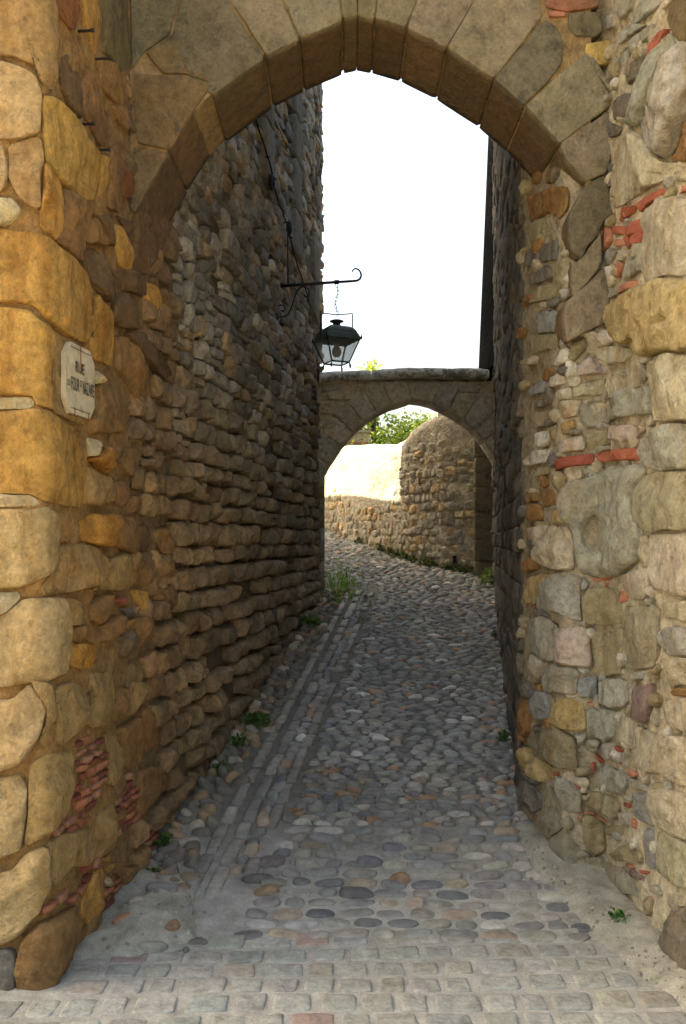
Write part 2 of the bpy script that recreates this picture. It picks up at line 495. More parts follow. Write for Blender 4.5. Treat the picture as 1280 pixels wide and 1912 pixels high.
LEFT = [
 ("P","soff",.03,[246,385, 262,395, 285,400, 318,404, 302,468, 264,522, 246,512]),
 ("LA","tan",.02,[-160,-80,370,-80,410,150,415,600,390,700,290,610,330,520,100,430,-160,400]),
 ("LA","ltan",.022,[-160,430,120,490,270,560,310,720,310,900,300,990,180,1030,-160,1040]),
 ("LA","gold",.03,[310,720,400,720,580,930,610,1020,720,1140,735,1320,680,1500,590,1480,470,1390,340,1210,310,1000]),
 ("LA","tan",.02,[60,1090,310,1020,330,1190,300,1340,310,1580,230,1560,140,1480,60,1330]),
 ("LA","ltan",.02,[-100,1060,30,1080,60,1200,70,1330,20,1440,-100,1460]),
 ("LA","pale",.02,[-100,1480,110,1490,160,1560,140,1620,50,1690,-100,1700]),
 ("LA","och",.03,[330,1210,410,1310,455,1420,440,1760,400,1800,300,1700,310,1400]),
 ("LA","brown",.035,[460,1390,560,1470,640,1560,625,1850,600,1960,420,1820,440,1640]),
 ("LA","redbrown",.012,[380,0,600,-60,590,140,530,240,480,170,400,60]),
 ("LA","och",.015,[600,-40,740,-60,745,220,700,430,660,260,620,160]),
 ("LA","dbrown",.014,[460,420,500,400,570,470,590,600,590,900,500,800,440,660,440,560]),
 ("LA","brown",.018,[620,500,730,640,720,800,800,850,800,1060,740,1100,660,960,610,860,600,700]),
 ("LA","dolive",.02,[745,-40,940,-40,960,300,970,500,880,560,820,440,750,400]),
 ("LA","brown",.018,[740,430,820,450,880,570,930,700,950,780,830,760,740,640]),
 ("LA","brown",.02,[830,780,960,800,980,950,940,1000,860,900]),
 ("LA","gold",.016,[740,1150,800,1180,790,1400,720,1480,735,1320]),
 ("LA","brown",.02,[800,1100,930,1050,940,1180,880,1400,890,1600,800,1560]),
 ("LA","redbrown",.02,[900,1200,990,1250,1000,1480,910,1480]),
 ("LB","gold",.03,[40,110,160,130,270,140,400,240,520,330,610,410,660,540,680,690,660,940,620,975,520,930,430,860,320,780,250,680,-100,650,-100,100]),
 ("LB","och",.03,[700,580,750,660,830,720,830,880,850,960,820,1140,660,1080,665,950,685,700]),
 ("LB","gold",.022,[-100,700,220,710,300,790,390,880,400,940,370,1100,380,1470,260,1430,240,1350,-100,1350]),
 ("LB","tan",.012,[400,870,560,950,700,1330,720,1420,600,1590,390,1480,380,1200]),
 ("LB","pale",.016,[-100,1370,250,1370,260,1450,-100,1470]),
 ("LB","gold",.03,[-100,1480,280,1450,560,1600,640,1680,640,2060,610,2180,480,2180,330,2150,240,2100,-100,2080]),
 ("LB","pale",.04,[660,1160,720,1170,745,1220,700,1280,670,1230]),
 ("LB","brown",.03,[710,1200,780,1140,870,1250,890,1400,960,1500,900,1640,640,1640,650,1560,720,1420]),
 ("LB","dbrown",.04,[610,270,680,250,760,330,830,430,850,600,820,670,740,620,690,540,640,470,610,380]),
 ("LB","brown",.025,[640,60,690,10,780,180,790,240,660,220,630,200]),
 ("LB","dbrown",.03,[690,0,840,0,860,100,850,250,780,220,740,120]),
 ("LB","och",.02,[850,60,900,100,980,240,980,320,950,450,890,380,850,260]),
 ("LB","dbrown",.02,[860,0,1010,80,1020,180,970,220,900,90]),
 ("LB","dbrown",.025,[980,240,1020,160,1130,260,1090,430,1060,450,1000,360]),
 ("LB","dbrown",.04,[840,660,870,600,1000,590,1040,680,1050,860,960,860,880,840,830,780]),
 ("LB","dbrown",.03,[850,430,960,400,1060,470,1070,620,1000,590,880,560]),
 ("LB","och",.03,[1070,500,1140,520,1170,600,1160,730,1080,640]),
 ("LB","brown",.035,[1180,550,1240,580,1280,700,1260,830,1190,780,1165,650]),
 ("LB","brown",.04,[860,900,930,910,1000,1030,1090,1100,1110,1380,1010,1400,960,1280,850,1150,850,1000]),
 ("LB","dbrown",.03,[930,890,1060,870,1140,960,1230,1080,1280,1200,1230,1240,1100,1120,990,1000]),
 ("LC","amber",.05,[650,230,740,130,870,260,820,350,760,330]),
 ("LC","pale",.035,[640,60,720,80,745,150,700,200,640,215]),
 ("LC","tan",.035,[640,280,740,340,830,370,850,450,830,540,720,590,620,570,630,400]),
 ("LC","amber",.06,[580,680,680,630,820,640,840,700,820,860,760,890,570,840,590,750]),
 ("LC","ltan",.03,[-100,600,270,595,350,570,420,630,430,800,410,1030,330,1130,150,1190,-100,1200]),
 ("LC","pale",.016,[-100,480,240,500,310,560,260,585,-100,590]),
 ("LC","brown",.01,[430,620,490,640,490,770,540,800,500,860,420,850]),
 ("LC","tan",.04,[430,870,540,850,700,880,770,950,770,1060,740,1140,660,1190,440,1230,380,1240,300,1250,290,1180,350,1140,420,1020]),
 ("LC","tan",.045,[780,970,900,930,970,1000,980,1130,960,1180,880,1215,690,1205,750,1130]),
 ("LC","brown",.045,[840,700,900,660,960,670,1010,740,1010,960,940,940,840,870]),
 ("LC","dbrown",.03,[1010,730,1100,720,1110,860,1050,920,1015,900]),
 ("LC","brown",.05,[980,1000,1130,970,1120,1100,1060,1200,990,1180]),
 ("LC","brown",.05,[1130,980,1220,960,1280,1000,1230,1120,1110,1150]),
 ("LC","brown",.05,[1170,750,1290,720,1290,920,1200,930,1165,860]),
 ("LC","brown",.025,[840,400,930,380,930,560,860,590]),
 ("LC","brown",.03,[960,500,1050,520,1075,610,900,640,930,570]),
 ("LC","brown",.025,[930,150,1000,150,1010,350,930,360,870,250]),
 ("LC","pale",.025,[-100,1210,150,1220,160,1270,60,1370,-100,1420]),
 ("LC","ltan",.035,[-100,1430,60,1380,180,1270,420,1250,470,1420,490,1700,490,1830,380,1880,240,1890,80,1930,-100,1940]),
 ("LC","tan",.03,[440,1270,540,1280,640,1380,660,1450,500,1480]),
 ("LC","brown",.025,[480,1490,640,1460,680,1560,560,1600,490,1560]),
 ("LC","brown",.03,[650,1330,720,1240,830,1230,850,1330,720,1480,660,1420]),
 ("LC","brown",.035,[700,1510,850,1390,900,1410,860,1500,800,1570,720,1600]),
 ("LC","brick",.035,[830,1270,900,1250,950,1310,860,1320]),
 ("LC","och",.04,[970,1200,1060,1200,1125,1270,1100,1330,1010,1340]),
 ("LC","dgrey",.03,[880,1340,960,1330,1020,1390,940,1420]),
 ("LC","brown",.055,[880,1460,1000,1400,1100,1380,1150,1450,1130,1570,1000,1640,900,1560]),
 ("LC","brown",.05,[1130,1200,1280,1150,1300,1330,1170,1330,1120,1270]),
 ("LD","amber",.02,[500,0,700,0,700,190,600,210,500,170]),
 ("LD","ltan",.035,[-100,420,90,410,230,300,300,380,330,480,300,700,180,900,60,960,-100,980]),
 ("LD","tan",.025,[240,260,340,280,400,560,400,720,310,800,280,750,330,600,330,450]),
 ("LD","tan",.04,[390,330,500,290,600,320,670,390,660,500,620,600,420,780,410,600,380,450]),
 ("LD","tan",.035,[660,220,800,210,840,270,850,400,820,560,780,620,660,640,620,600,670,480,660,330]),
 ("LD","brown",.035,[860,330,940,330,940,520,840,600,830,520]),
 ("LD","tan",.045,[960,290,1040,280,1085,340,1080,450,1000,520,940,540,945,420]),
 ("LD","ltan",.03,[-100,1030,150,970,210,1080,200,1280,160,1550,-100,1640]),
 ("LD","tan",.035,[215,900,330,820,510,800,530,870,500,1110,450,1290,340,1420,180,1530,210,1280]),
 ("LD","tan",.03,[770,680,840,690,900,780,905,900,850,1040,780,1060,790,850]),
 ("LD","tan",.04,[720,1290,800,1210,840,1200,850,1380,800,1560,690,1640,690,1450]),
 ("LD","brown",.03,[880,640,1000,560,1060,540,1070,740,1020,930,930,960,900,800]),
 ("LD","brown",.03,[1010,540,1080,460,1160,560,1170,750,1080,830,1060,700]),
 ("LD","brown",.03,[1020,960,1120,920,1240,960,1240,1080,1110,1190,1060,1310,1020,1300]),
 ("LE","ltan",.04,[-100,330,100,300,200,170,330,110,350,400,300,600,160,780,40,850,-100,860]),
 ("LE","tan",.035,[340,100,420,30,680,-20,680,100,660,230,600,270,480,290,400,420,340,380]),
 ("LE","och",.04,[680,290,740,270,760,330,740,470,700,640,640,720,590,640,610,480,640,380]),
 ("LE","brown",.045,[160,800,300,680,480,600,560,560,600,750,610,900,570,1040,490,1180,330,1330,200,1420,150,1300,100,1050]),
 ("LE","dgrey",.03,[-100,900,100,870,150,1000,130,1250,100,1448,-100,1448]),
 ("LE","brown",.03,[660,620,800,560,820,640,720,840,620,960,610,800]),
 ("LE","brown",.04,[900,280,1000,250,1100,250,1060,400,980,470,910,430]),
 ("LE","gold",.02,[770,210,820,170,825,240,780,260]),
 ("LE","gold",.02,[775,290,830,240,835,290,790,330]),
 ("LE","pale",.02,[780,390,805,340,820,400,795,430]),
 ("LE","brown",.02,[860,240,900,250,890,330,850,330]),
]
# patches of thin red brick in the left wall
LEFT_BRICKS = [("LD",[520,800,640,690,770,700,800,1000,770,1200,700,1360,560,1420,390,1430,480,1200,530,1100]),
               ("LD",[860,1000,1010,970,1020,1330,860,1440,850,1200]),
               ("LD",[1040,1340,1180,1300,1200,1480,1060,1600,1030,1500]),
               ("LE",[290,620,350,520,590,400,610,430,560,500,380,620,330,650]),
               ("LE",[610,320,660,200,750,235,750,260,660,370,620,370]),
               ("LE",[740,560,780,450,860,330,910,280,900,430,840,560,760,600])]

RIGHT = [
 ("RA","grey",.02,[760,60,860,-60,920,-60,850,130,790,150]),
 ("RA","grey",.02,[870,120,1010,-60,1160,-60,1000,120,890,190]),
 ("RA","lgrey",.012,[670,110,750,100,760,200,690,230,660,170]),
 ("RA","grey",.02,[790,240,900,170,1000,180,900,260,790,340]),
 ("RA","grey",.025,[780,420,940,250,1060,170,1040,260,900,420,800,500]),
 ("RA","dgrey",.02,[820,540,990,390,1000,420,950,560,850,640]),
 ("RA","brick",.022,[960,530,1080,250,1150,210,1130,270,1000,520,970,560]),
 ("RA","grey",.055,[890,800,970,570,1100,360,1180,230,1230,330,1060,700,960,940,880,940]),
 ("RA","grey",.075,[960,920,1100,620,1240,340,1450,340,1290,850,1140,1200,1040,1110,960,1000]),
 ("RA","brown",.03,[1150,1200,1290,880,1450,900,1450,1230]),
 ("RA","dolive",.02,[1150,150,1180,-60,1450,-60,1450,300,1250,320,1190,220]),
 ("RA","rtan",.04,[760,1120,870,940,980,1030,1000,1090,1140,1220,1290,1250,1450,1300,1450,1350,1130,1350,900,1480,760,1560,740,1350]),
 ("RA","dgrey",.03,[720,780,740,740,880,690,900,780,870,850,740,900]),
 ("RA","dgrey",.012,[700,900,800,960,770,1010,720,1030]),
 ("RA","dgrey",.012,[690,1230,740,1220,740,1280,690,1290]),
 ("RA","dgrey",.012,[680,1340,740,1330,730,1400,680,1390]),
 ("RB","brick",.02,[750,230,830,150,920,130,900,190,840,230,800,260]),
 ("RB","brick",.022,[920,120,1060,20,1150,-10,1160,45,1050,90,960,190]),
 ("RB","obrick",.022,[1160,-10,1450,-15,1450,35,1160,45]),
 ("RB","obrick",.016,[650,290,740,260,740,400,650,490]),
 ("RB","brick",.014,[755,290,860,290,860,350,755,355]),
 ("RB","brick",.02,[860,270,955,220,965,330,870,360]),
 ("RB","obrick",.016,[760,390,830,380,830,440,765,440]),
 ("RB","brick",.024,[830,370,965,330,970,410,850,465]),
 ("RB","bgrey",.02,[650,500,730,450,780,460,730,560,640,580]),
 ("RB","rtan",.015,[780,460,850,480,830,540,760,550]),
 ("RB","obrick",.012,[760,570,815,560,800,640,770,680]),
 ("RB","grey",.02,[820,620,850,520,960,440,960,620,870,680,810,670]),
 ("RB","obrick",.016,[790,730,970,670,990,710,790,800]),
 ("RB","white",.012,[660,590,740,580,750,660,680,720]),
 ("RB","grey",.014,[680,770,770,740,780,800,710,840]),
 ("RB","rtan",.04,[970,240,1010,150,1110,65,1200,70,1450,80,1450,640,1130,660,1000,710,960,600]),
 ("RB","och2",.06,[730,880,860,790,1090,690,1450,670,1450,1220,1140,1220,1010,1275,950,1240,915,1110,830,1190,760,1120,710,980]),
 ("RB","rtan",.05,[990,1350,1030,1290,1140,1235,1450,1240,1450,1750,1200,1740,1060,1740,1040,1500]),
 ("RB","olive",.012,[100,290,240,220,250,360,120,440]),
 ("RB","dgrey",.01,[190,440,320,380,330,540,190,560]),
 ("RB","dgrey",.01,[90,460,180,440,180,570,90,600]),
 ("RB","dgrey",.01,[90,650,170,620,270,570,280,680,110,740]),
 ("RB","olive",.012,[290,580,430,560,410,800,300,790]),
 ("RB","bgrey",.015,[180,960,230,920,340,920,380,1000,330,1080,200,1090]),
 ("RB","rtan",.012,[170,850,240,850,230,910,180,920]),
 ("RB","brown",.02,[100,60,300,0,420,0,400,170,340,240,270,180,120,260]),
 ("RB","olive",.012,[110,760,280,700,290,830,120,860]),
 ("RB","olive",.012,[120,1100,330,1100,320,1200,130,1250]),
 ("RB","white",.03,[330,1220,410,1180,440,1280,340,1340]),
 ("RB","olive",.035,[420,1150,530,1130,540,1220,460,1280,430,1240]),
 ("RB","white",.04,[520,1100,640,1040,720,1060,740,1140,570,1200]),
 ("RB","white",.035,[380,1370,470,1300,480,1440,390,1450]),
 ("RB","pink",.04,[470,1340,560,1260,660,1330,690,1390,490,1410]),
 ("RB","rtan",.025,[570,1220,700,1180,870,1200,860,1290,720,1330,620,1280]),
 ("RB","rtan",.025,[430,1490,680,1430,660,1550,440,1570]),
 ("RB","white",.025,[260,1430,370,1380,390,1470,270,1500]),
 ("RB","bgrey",.025,[110,1500,240,1430,240,1520,120,1560]),
 ("RB","white",.02,[330,1530,430,1490,430,1580,330,1600]),
 ("RC","grey",.05,[490,280,530,200,800,130,1020,80,1050,300,870,300,720,340,540,400,490,350]),
 ("RC","white",.02,[160,430,270,410,250,530,150,540]),
 ("RC","olive",.018,[270,400,320,380,300,490,260,510]),
 ("RC","och2",.02,[340,370,460,330,470,400,340,470]),
 ("RC","olive",.018,[160,270,250,260,240,370,160,400]),
 ("RC","rtan",.018,[270,280,330,250,340,340,270,370]),
 ("RC","rtan",.02,[340,210,500,190,470,310,350,330]),
 ("RC","olive",.024,[530,430,690,390,700,520,540,555]),
 ("RC","pink",.03,[720,380,870,370,1000,400,920,470,810,500,720,500]),
 ("RC","white",.025,[140,570,280,540,280,640,150,670]),
 ("RC","white",.03,[330,490,510,460,520,570,340,600]),
 ("RC","dbrick",.03,[270,660,600,590,600,670,280,725]),
 ("RC","brick",.035,[610,570,935,545,950,640,615,640]),
 ("RC","grey",.055,[990,480,1100,390,1200,360,1450,370,1450,700,1110,720,1000,680,940,570]),
 ("RC","olive2",.05,[940,800,1000,750,1200,720,1450,710,1450,1150,1150,1165,990,1175,940,1050,930,900]),
 ("RC","grey",.05,[350,820,480,770,720,690,950,670,990,720,930,850,940,1080,960,1200,930,1400,820,1500,600,1530,470,1480,440,1300,440,1170,350,1060,330,950]),
 ("RC","brown",.03,[100,870,170,880,180,950,110,950]),
 ("RC","brown",.04,[100,980,190,960,230,1040,220,1090,110,1090]),
 ("RC","och2",.02,[280,1100,300,1000,340,990,380,1110]),
 ("RC","rtan",.04,[110,1140,240,1120,260,1230,200,1280,100,1230]),
 ("RC","rtan",.045,[180,1340,280,1130,420,1130,445,1250,450,1460,300,1450,180,1400]),
 ("RC","olive",.025,[150,700,200,690,270,690,280,740,200,760,130,850]),
 ("RC","brown",.01,[200,860,290,850,300,970,230,990]),
 ("RC","white2",.03,[1020,1190,1450,1170,1450,1650,1260,1660,1050,1600,1010,1500,1020,1300]),
 ("RC","rtan",.015,[940,1220,1010,1190,1010,1430,940,1440]),
 ("RC","rtan",.03,[830,1500,1000,1440,1020,1600,980,1680,880,1680,820,1600]),
 ("RC","brown",.03,[90,1400,170,1330,200,1440,110,1480]),
 ("RD","och2",.03,[100,130,200,80,270,90,220,190,170,310,95,300]),
 ("RD","grey",.045,[280,110,370,70,510,100,480,230,500,400,510,440,380,400,180,350,180,280,220,170]),
 ("RD","olive",.04,[490,280,540,190,690,190,790,210,800,330,820,460,660,470,520,450]),
 ("RD","obrick",.016,[580,120,740,95,720,135,590,145]),
 ("RD","obrick",.012,[630,160,710,150,700,185,640,180]),
 ("RD","obrick",.012,[790,210,830,200,850,290,800,300]),
 ("RD","obrick",.01,[560,465,610,430,615,470]),
 ("RD","brick",.01,[120,325,170,322,172,345,125,342]),
 ("RD","och",.01,[175,910,202,900,202,950,180,955]),
 ("RD","obrick",.01,[540,1040,630,1045,630,1065,540,1060]),
 ("RD","olive2",.03,[830,330,1030,310,1060,340,1100,350,1070,700,1050,800,920,800,820,780,820,560]),
 ("RD","olive",.025,[580,520,800,480,815,600,800,830,700,850,600,820,570,650]),
 ("RD","pink",.035,[320,490,520,470,570,560,580,790,500,790,330,740,310,620]),
 ("RD","grey",.04,[90,430,230,400,320,480,310,740,200,730,150,640,100,520]),
 ("RD","rtan",.045,[100,750,150,690,250,740,220,850,170,910,110,880]),
 ("RD","grey",.04,[240,770,310,750,490,800,470,900,490,1000,380,980,215,960,215,860]),
 ("RD","bgrey",.035,[470,880,560,840,620,860,620,1010,500,1000,465,940]),
 ("RD","grey",.035,[630,870,800,870,860,900,850,1060,760,1110,640,1050]),
 ("RD","grey",.02,[880,840,1000,810,1060,840,1000,880,900,880]),
 ("RD","purple",.03,[880,1110,920,920,1040,900,1050,960,1030,1100,1000,1190,940,1200,880,1170]),
 ("RD","rtan",.04,[1080,900,1090,720,1450,720,1450,930,1230,930,1170,980]),
 ("RD","brown",.015,[1170,980,1230,935,1450,935,1450,1000,1200,1000]),
 ("RD","rtan",.03,[1120,290,1450,280,1450,480,1230,430,1120,410]),
 ("RD","grey",.03,[1100,500,1200,470,1450,500,1450,700,1150,690,1090,600]),
 ("RD","rtan",.03,[1040,1050,1150,1030,1450,1000,1450,1300,1200,1250,1060,1150]),
 ("RD","brown",.04,[20,1030,90,1010,120,1060,120,1270,70,1320,20,1200]),
 ("RD","bgrey",.04,[100,1000,130,960,240,970,270,1110,270,1190,180,1160,110,1050]),
 ("RD","och2",.035,[280,1060,400,1010,520,1050,540,1260,440,1250,290,1190]),
 ("RD","grey",.035,[530,1090,650,1080,760,1110,760,1300,700,1330,620,1310,540,1270]),
 ("RD","rtan",.03,[770,1180,850,1120,890,1190,890,1400,810,1370,740,1330]),
 ("RD","olive3",.045,[180,1360,220,1210,330,1220,450,1300,470,1380,470,1560,330,1500,210,1430]),
 ("RD","grey",.025,[450,1290,530,1270,530,1350,480,1360]),
 ("RD","grey",.03,[530,1320,620,1320,650,1350,600,1420,540,1400]),
 ("RD","grey",.03,[650,1350,740,1340,780,1420,740,1480,640,1450]),
 ("RD","rtan",.045,[900,1220,1030,1260,1200,1300,1450,1320,1450,1690,1250,1670,1100,1590,930,1550,910,1400]),
 ("RD","och2",.04,[40,1450,90,1370,130,1440,110,1550,60,1570]),
 ("RD","och2",.035,[110,1500,180,1450,270,1520,330,1580,300,1650,200,1640,110,1560]),
 ("RD","brick",.014,[560,1570,580,1490,610,1500,590,1580]),
 ("RD","brick",.012,[600,1430,615,1425,670,1490,640,1500]),
 ("RD","brick",.01,[770,1485,812,1495,805,1520,775,1510]),
 ("RD","obrick",.014,[840,1510,910,1560,920,1600,850,1590]),
 ("RD","brick",.01,[740,1360,820,1405,800,1420,745,1380]),
 ("RD","grey",.03,[640,1530,700,1500,830,1580,850,1640,800,1740,630,1680,620,1600]),
 ("RE","grey",.03,[290,270,340,190,420,220,500,310,500,470,400,450,300,390]),
 ("RE","olive",.03,[530,320,640,310,760,360,790,420,770,530,650,470,530,420]),
 ("RE","olive",.018,[500,500,560,480,680,560,680,760,600,790,510,700]),
 ("RE","olive",.016,[690,570,810,560,800,640,700,640]),
 ("RE","grey",.018,[790,470,880,460,880,560,810,560]),
 ("RE","bgrey",.03,[900,320,1040,330,1050,570,960,540,900,460]),
 ("RE","grey",.02,[870,210,1040,260,1030,330,920,290]),
 ("RE","rtan",.045,[1050,280,1140,280,1450,360,1450,740,1270,670,1050,560]),
 ("RE","olive2",.03,[1060,600,1200,650,1450,750,1450,1080,1220,1020,1180,1000,1060,900]),
 ("RE","bgrey",.012,[980,580,1040,590,1050,900,1000,860,980,700]),
 ("RE","dgrey",.05,[50,270,110,210,200,330,210,430,150,480,70,400]),
 ("RE","olive",.018,[700,780,850,690,940,760,950,850,820,830,750,830]),
 ("RE","brick",.012,[430,240,520,290,500,310,430,270]),
 ("RE","brick",.016,[800,390,870,400,860,440,800,420]),
 ("RE","obrick",.01,[480,470,520,450,520,480,490,490]),
 ("RE","obrick",.01,[540,455,610,470,600,490,540,480]),
 ("RE","obrick",.012,[610,490,690,540,680,550,610,510]),
 ("RE","obrick",.01,[895,510,920,540,915,600,895,580]),
 ("RE","obrick",.012,[820,840,910,880,890,895,820,860]),
 ("RE","brick",.012,[935,895,1000,910,980,930,940,925]),
 ("RE","obrick",.01,[465,500,510,515,490,535]),
 ("RE","brick",.01,[295,165,330,170,325,200,300,195]),
 ("RE","cement",.014,[270,660,400,600,500,750,450,900,300,800]),
 ("RE","cement",.012,[520,800,660,800,700,960,560,950]),
 ("RE","cement",.012,[670,840,800,880,800,1010,700,960]),
 ("RE","cement",.014,[820,900,960,970,930,1090,740,1060]),
 ("RE","purple",.014,[820,870,880,880,960,960,960,985,900,960]),
 ("RE","cement",.02,[180,520,300,440,400,560,280,640]),
 ("RE","dgrey",.04,[1150,1300,1200,1190,1280,1170,1450,1180,1450,1750,1180,1700,1110,1560]),
 ("RE","cement",.02,[980,1370,1060,1330,1120,1390,1080,1450,980,1430]),
]
COL["och2"] = (178, 154, 106); COL["olive2"] = (156, 146, 116); COL["olive3"] = (138, 126, 96); COL["white2"] = (184, 170, 146)

# face of the gate arch: wedge stones and the pieces around them
ARCHF = [
 ("P","arch",[632,-40,665,-40,668,33,642,39]), ("P","arch",[668,-40,706,-40,700,30,697,38,668,33]),
 ("P","arch",[709,-40,782,-40,776,10,757,55,700,38]),
 ("P","archl",[785,-40,905,-40,890,0,832,91,760,56]),
 ("P","archl",[910,-40,1000,-30,1010,35,921,149,834,93]),
 ("P","archd",[1015,38,1040,55,1050,85,1047,122,1018,160,978,199,922,151]),
 ("P","archl",[980,200,1042,143,1090,106,1140,185,1141,198,1044,268]),
 ("P","archl",[1044,271,1138,208,1138,300,1132,325,1092,341,1060,305]),
 ("P","archd",[1062,400,1080,365,1096,343,1130,327,1148,360,1148,407,1122,420,1115,442,1094,463,1084,486,1066,470,1060,430]),
 ("P","archl",[1090,475,1120,436,1122,490,1092,533,1068,555,1064,500]),
 ("P","archl",[1055,565,1092,533,1125,500,1139,565,1138,598,1090,622,1058,640,1050,600]),
 ("P","archl",[1100,125,1084,103,1100,100,1136,150,1140,178]),
 ("P","yell",[1092,83,1135,76,1150,84,1148,117,1120,123,1100,120,1090,100]),
 ("P","archd",[1060,28,1120,25,1125,60,1110,70,1075,70,1060,58]),
 ("P","redd",[1012,-40,1118,-40,1118,15,1060,25,1018,15]),
 ("P","obrick",[1022,22,1055,24,1056,34,1025,35]),
 ("P","archl",[515,-40,628,-40,638,41,561,74,528,0]),
 ("P","archl",[420,-40,512,-40,524,0,559,76,498,107,436,14]),
 ("P","archd",[345,-40,415,-40,430,14,494,110,432,154,398,180,350,140,322,70]),
 ("P","archo",[272,100,322,66,395,158,350,140,305,140]),
 ("P","archo",[306,143,352,143,394,163,346,235,318,282,258,270,248,180,250,140]),
 ("P","archo",[250,275,317,285,284,342,252,402,244,395]),
 ("P","archd",[244,-40,342,-40,318,66,270,98,246,130]),
]
COL.update({"arch": (134, 119, 90), "archl": (142, 128, 101), "archd": (116, 106, 82), "archo": (126, 103, 70), "yell": (206, 172, 96), "redd": (160, 108, 80)})
ARCH_IN = [(236,440),(255,400),(285,340),(320,280),(350,235),(395,185),(430,155),(500,105),(560,75),(640,40),(665,33),(695,38),(755,55),(830,92),(920,150),(975,200),(1042,270),(1085,335),(1096,420)]
SMALL_IN = [(598,900),(607,885),(620,862),(640,833),(670,800),(710,770),(750,754),(775,748),(805,755),(850,778),(885,805),(915,842),(930,870)]

# ------------------------------------------------------------------ the ground
GX0, GX1 = -1.75, 2.6
LW = Wall([(-3.2, 3.49), (-1.14, 3.49), (-1.072, 4.0), (-0.24, 10.17)], 0.02, 4)
RW = Wall([(0.985, 5.05), (1.085, 4.46), (1.27, 4.43), (1.36, 3.55), (1.42, 3.1), (3.6, 3.1)], 0.02, 4)
RB_ = Wall([(1.81, 11.0), (0.985, 5.02)], 0.03, 0)
FW = Wall([(-1.9, 18.2), (-1.2, 16.6), (-0.253, 14.34), (0.187, 13.23), (0.505, 12.62), (0.893, 11.86), (1.254, 11.4), (1.59, 11.12), (1.95, 10.9)], 0.03, 6)
AW = Wall([(-1.3, 4.39), (1.7, 4.39)], 0.03, 0)
SW = Wall([(-0.5, 9.9), (1.9, 9.9)], 0.03, 0)
GROUND = Flat()

def xl(Y): return -1.05 + 0.135 * (np.asarray(Y, float) - 4.16)
def xr(Y):
    Y = np.asarray(Y, float)
    return np.interp(Y, [2.5, 3.1, 3.55, 4.36, 4.42, 5.05, 11.0, 14], [1.7, 1.42, 1.36, 1.26, 1.08, 0.985, 1.81, 2.2])

def ground_mat(name, near, far, y0, y1, moss=0.0):
    m = bpy.data.materials.new(name)
    nt, b = nodes(m)
    geo = nt.nodes.new("ShaderNodeNewGeometry")
    P = geo.outputs["Position"]
    sep = nt.nodes.new("ShaderNodeSeparateXYZ"); nt.links.new(P, sep.inputs[0])
    mr = nt.nodes.new("ShaderNodeMapRange")
    nt.links.new(sep.outputs[1], mr.inputs[0]); mr.inputs[1].default_value = y0; mr.inputs[2].default_value = y1
    nn = noise(nt, P, 2.5, 4, 0.6)
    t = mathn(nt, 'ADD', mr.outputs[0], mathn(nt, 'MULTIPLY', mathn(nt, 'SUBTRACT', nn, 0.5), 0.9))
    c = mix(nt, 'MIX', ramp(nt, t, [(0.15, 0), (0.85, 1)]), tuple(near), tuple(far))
    c = mix(nt, 'MULTIPLY', 1.0, c, ramp(nt, noise(nt, P, 11, 6, 0.65), [(0.3, 0.7), (0.7, 1.25)]))
    c = mix(nt, 'MULTIPLY', 1.0, c, ramp(nt, noise(nt, P, 160, 3, 0.6), [(0.3, 0.78), (0.7, 1.2)]))
    if moss:
        c = mix(nt, 'MIX', ramp(nt, noise(nt, P, 6, 5, 0.7), [(0.58, 0), (0.7, moss)]), c, tuple(lin((92, 96, 52))))
    nt.links.new(c, b.inputs["Base Color"])
    b.inputs["Roughness"].default_value = 0.95
    b.inputs["Specular IOR Level"].default_value = 0.2
    h = mathn(nt, 'ADD', mathn(nt, 'MULTIPLY', noise(nt, P, 90, 7, 0.7), 0.7), noise(nt, P, 18, 5, 0.6))
    bp = nt.nodes.new("ShaderNodeBump"); bp.inputs["Strength"].default_value = 0.6; bp.inputs["Distance"].default_value = 0.012
    nt.links.new(h, bp.inputs["Height"]); nt.links.new(bp.outputs[0], b.inputs["Normal"])
    return m

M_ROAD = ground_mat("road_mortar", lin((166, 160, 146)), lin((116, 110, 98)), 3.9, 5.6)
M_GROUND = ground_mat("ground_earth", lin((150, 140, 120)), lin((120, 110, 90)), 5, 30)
M_CEM = ground_mat("cement", lin((164, 157, 138)), lin((148, 140, 121)), 3, 6, moss=0.5)

def ground_sheet(name, xs, ys, dz, amp, freq, mat):
    X, Y = np.meshgrid(xs, ys)
    X = X.ravel(); Y = Y.ravel()
    Z = zg(Y) + dz + amp * fbm(np.stack([X * freq, Y * freq, 0 * X], 1), 4, 0.6)
    nx = len(xs)
    i = (np.arange(len(ys) - 1)[:, None] * nx + np.arange(nx - 1)[None]).ravel()
    return tag(mk(name, np.stack([X, Y, Z], 1), np.stack([i, i + 1, i + nx + 1, i + nx], 1), mat, None, True, None, False), kind="structure")

gy = np.concatenate([np.linspace(-60, 0, 13)[:-1], np.linspace(0, 20, 81), np.linspace(20, 400, 20)[1:]])
gx = np.concatenate([np.linspace(-200, -5, 12)[:-1], np.linspace(-5, 6, 45), np.linspace(6, 200, 12)[1:]])
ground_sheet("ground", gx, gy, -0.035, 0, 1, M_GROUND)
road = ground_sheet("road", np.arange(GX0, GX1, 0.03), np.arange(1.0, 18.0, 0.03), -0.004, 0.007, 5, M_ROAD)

def ground_px(Y): return 1700.0 / Y
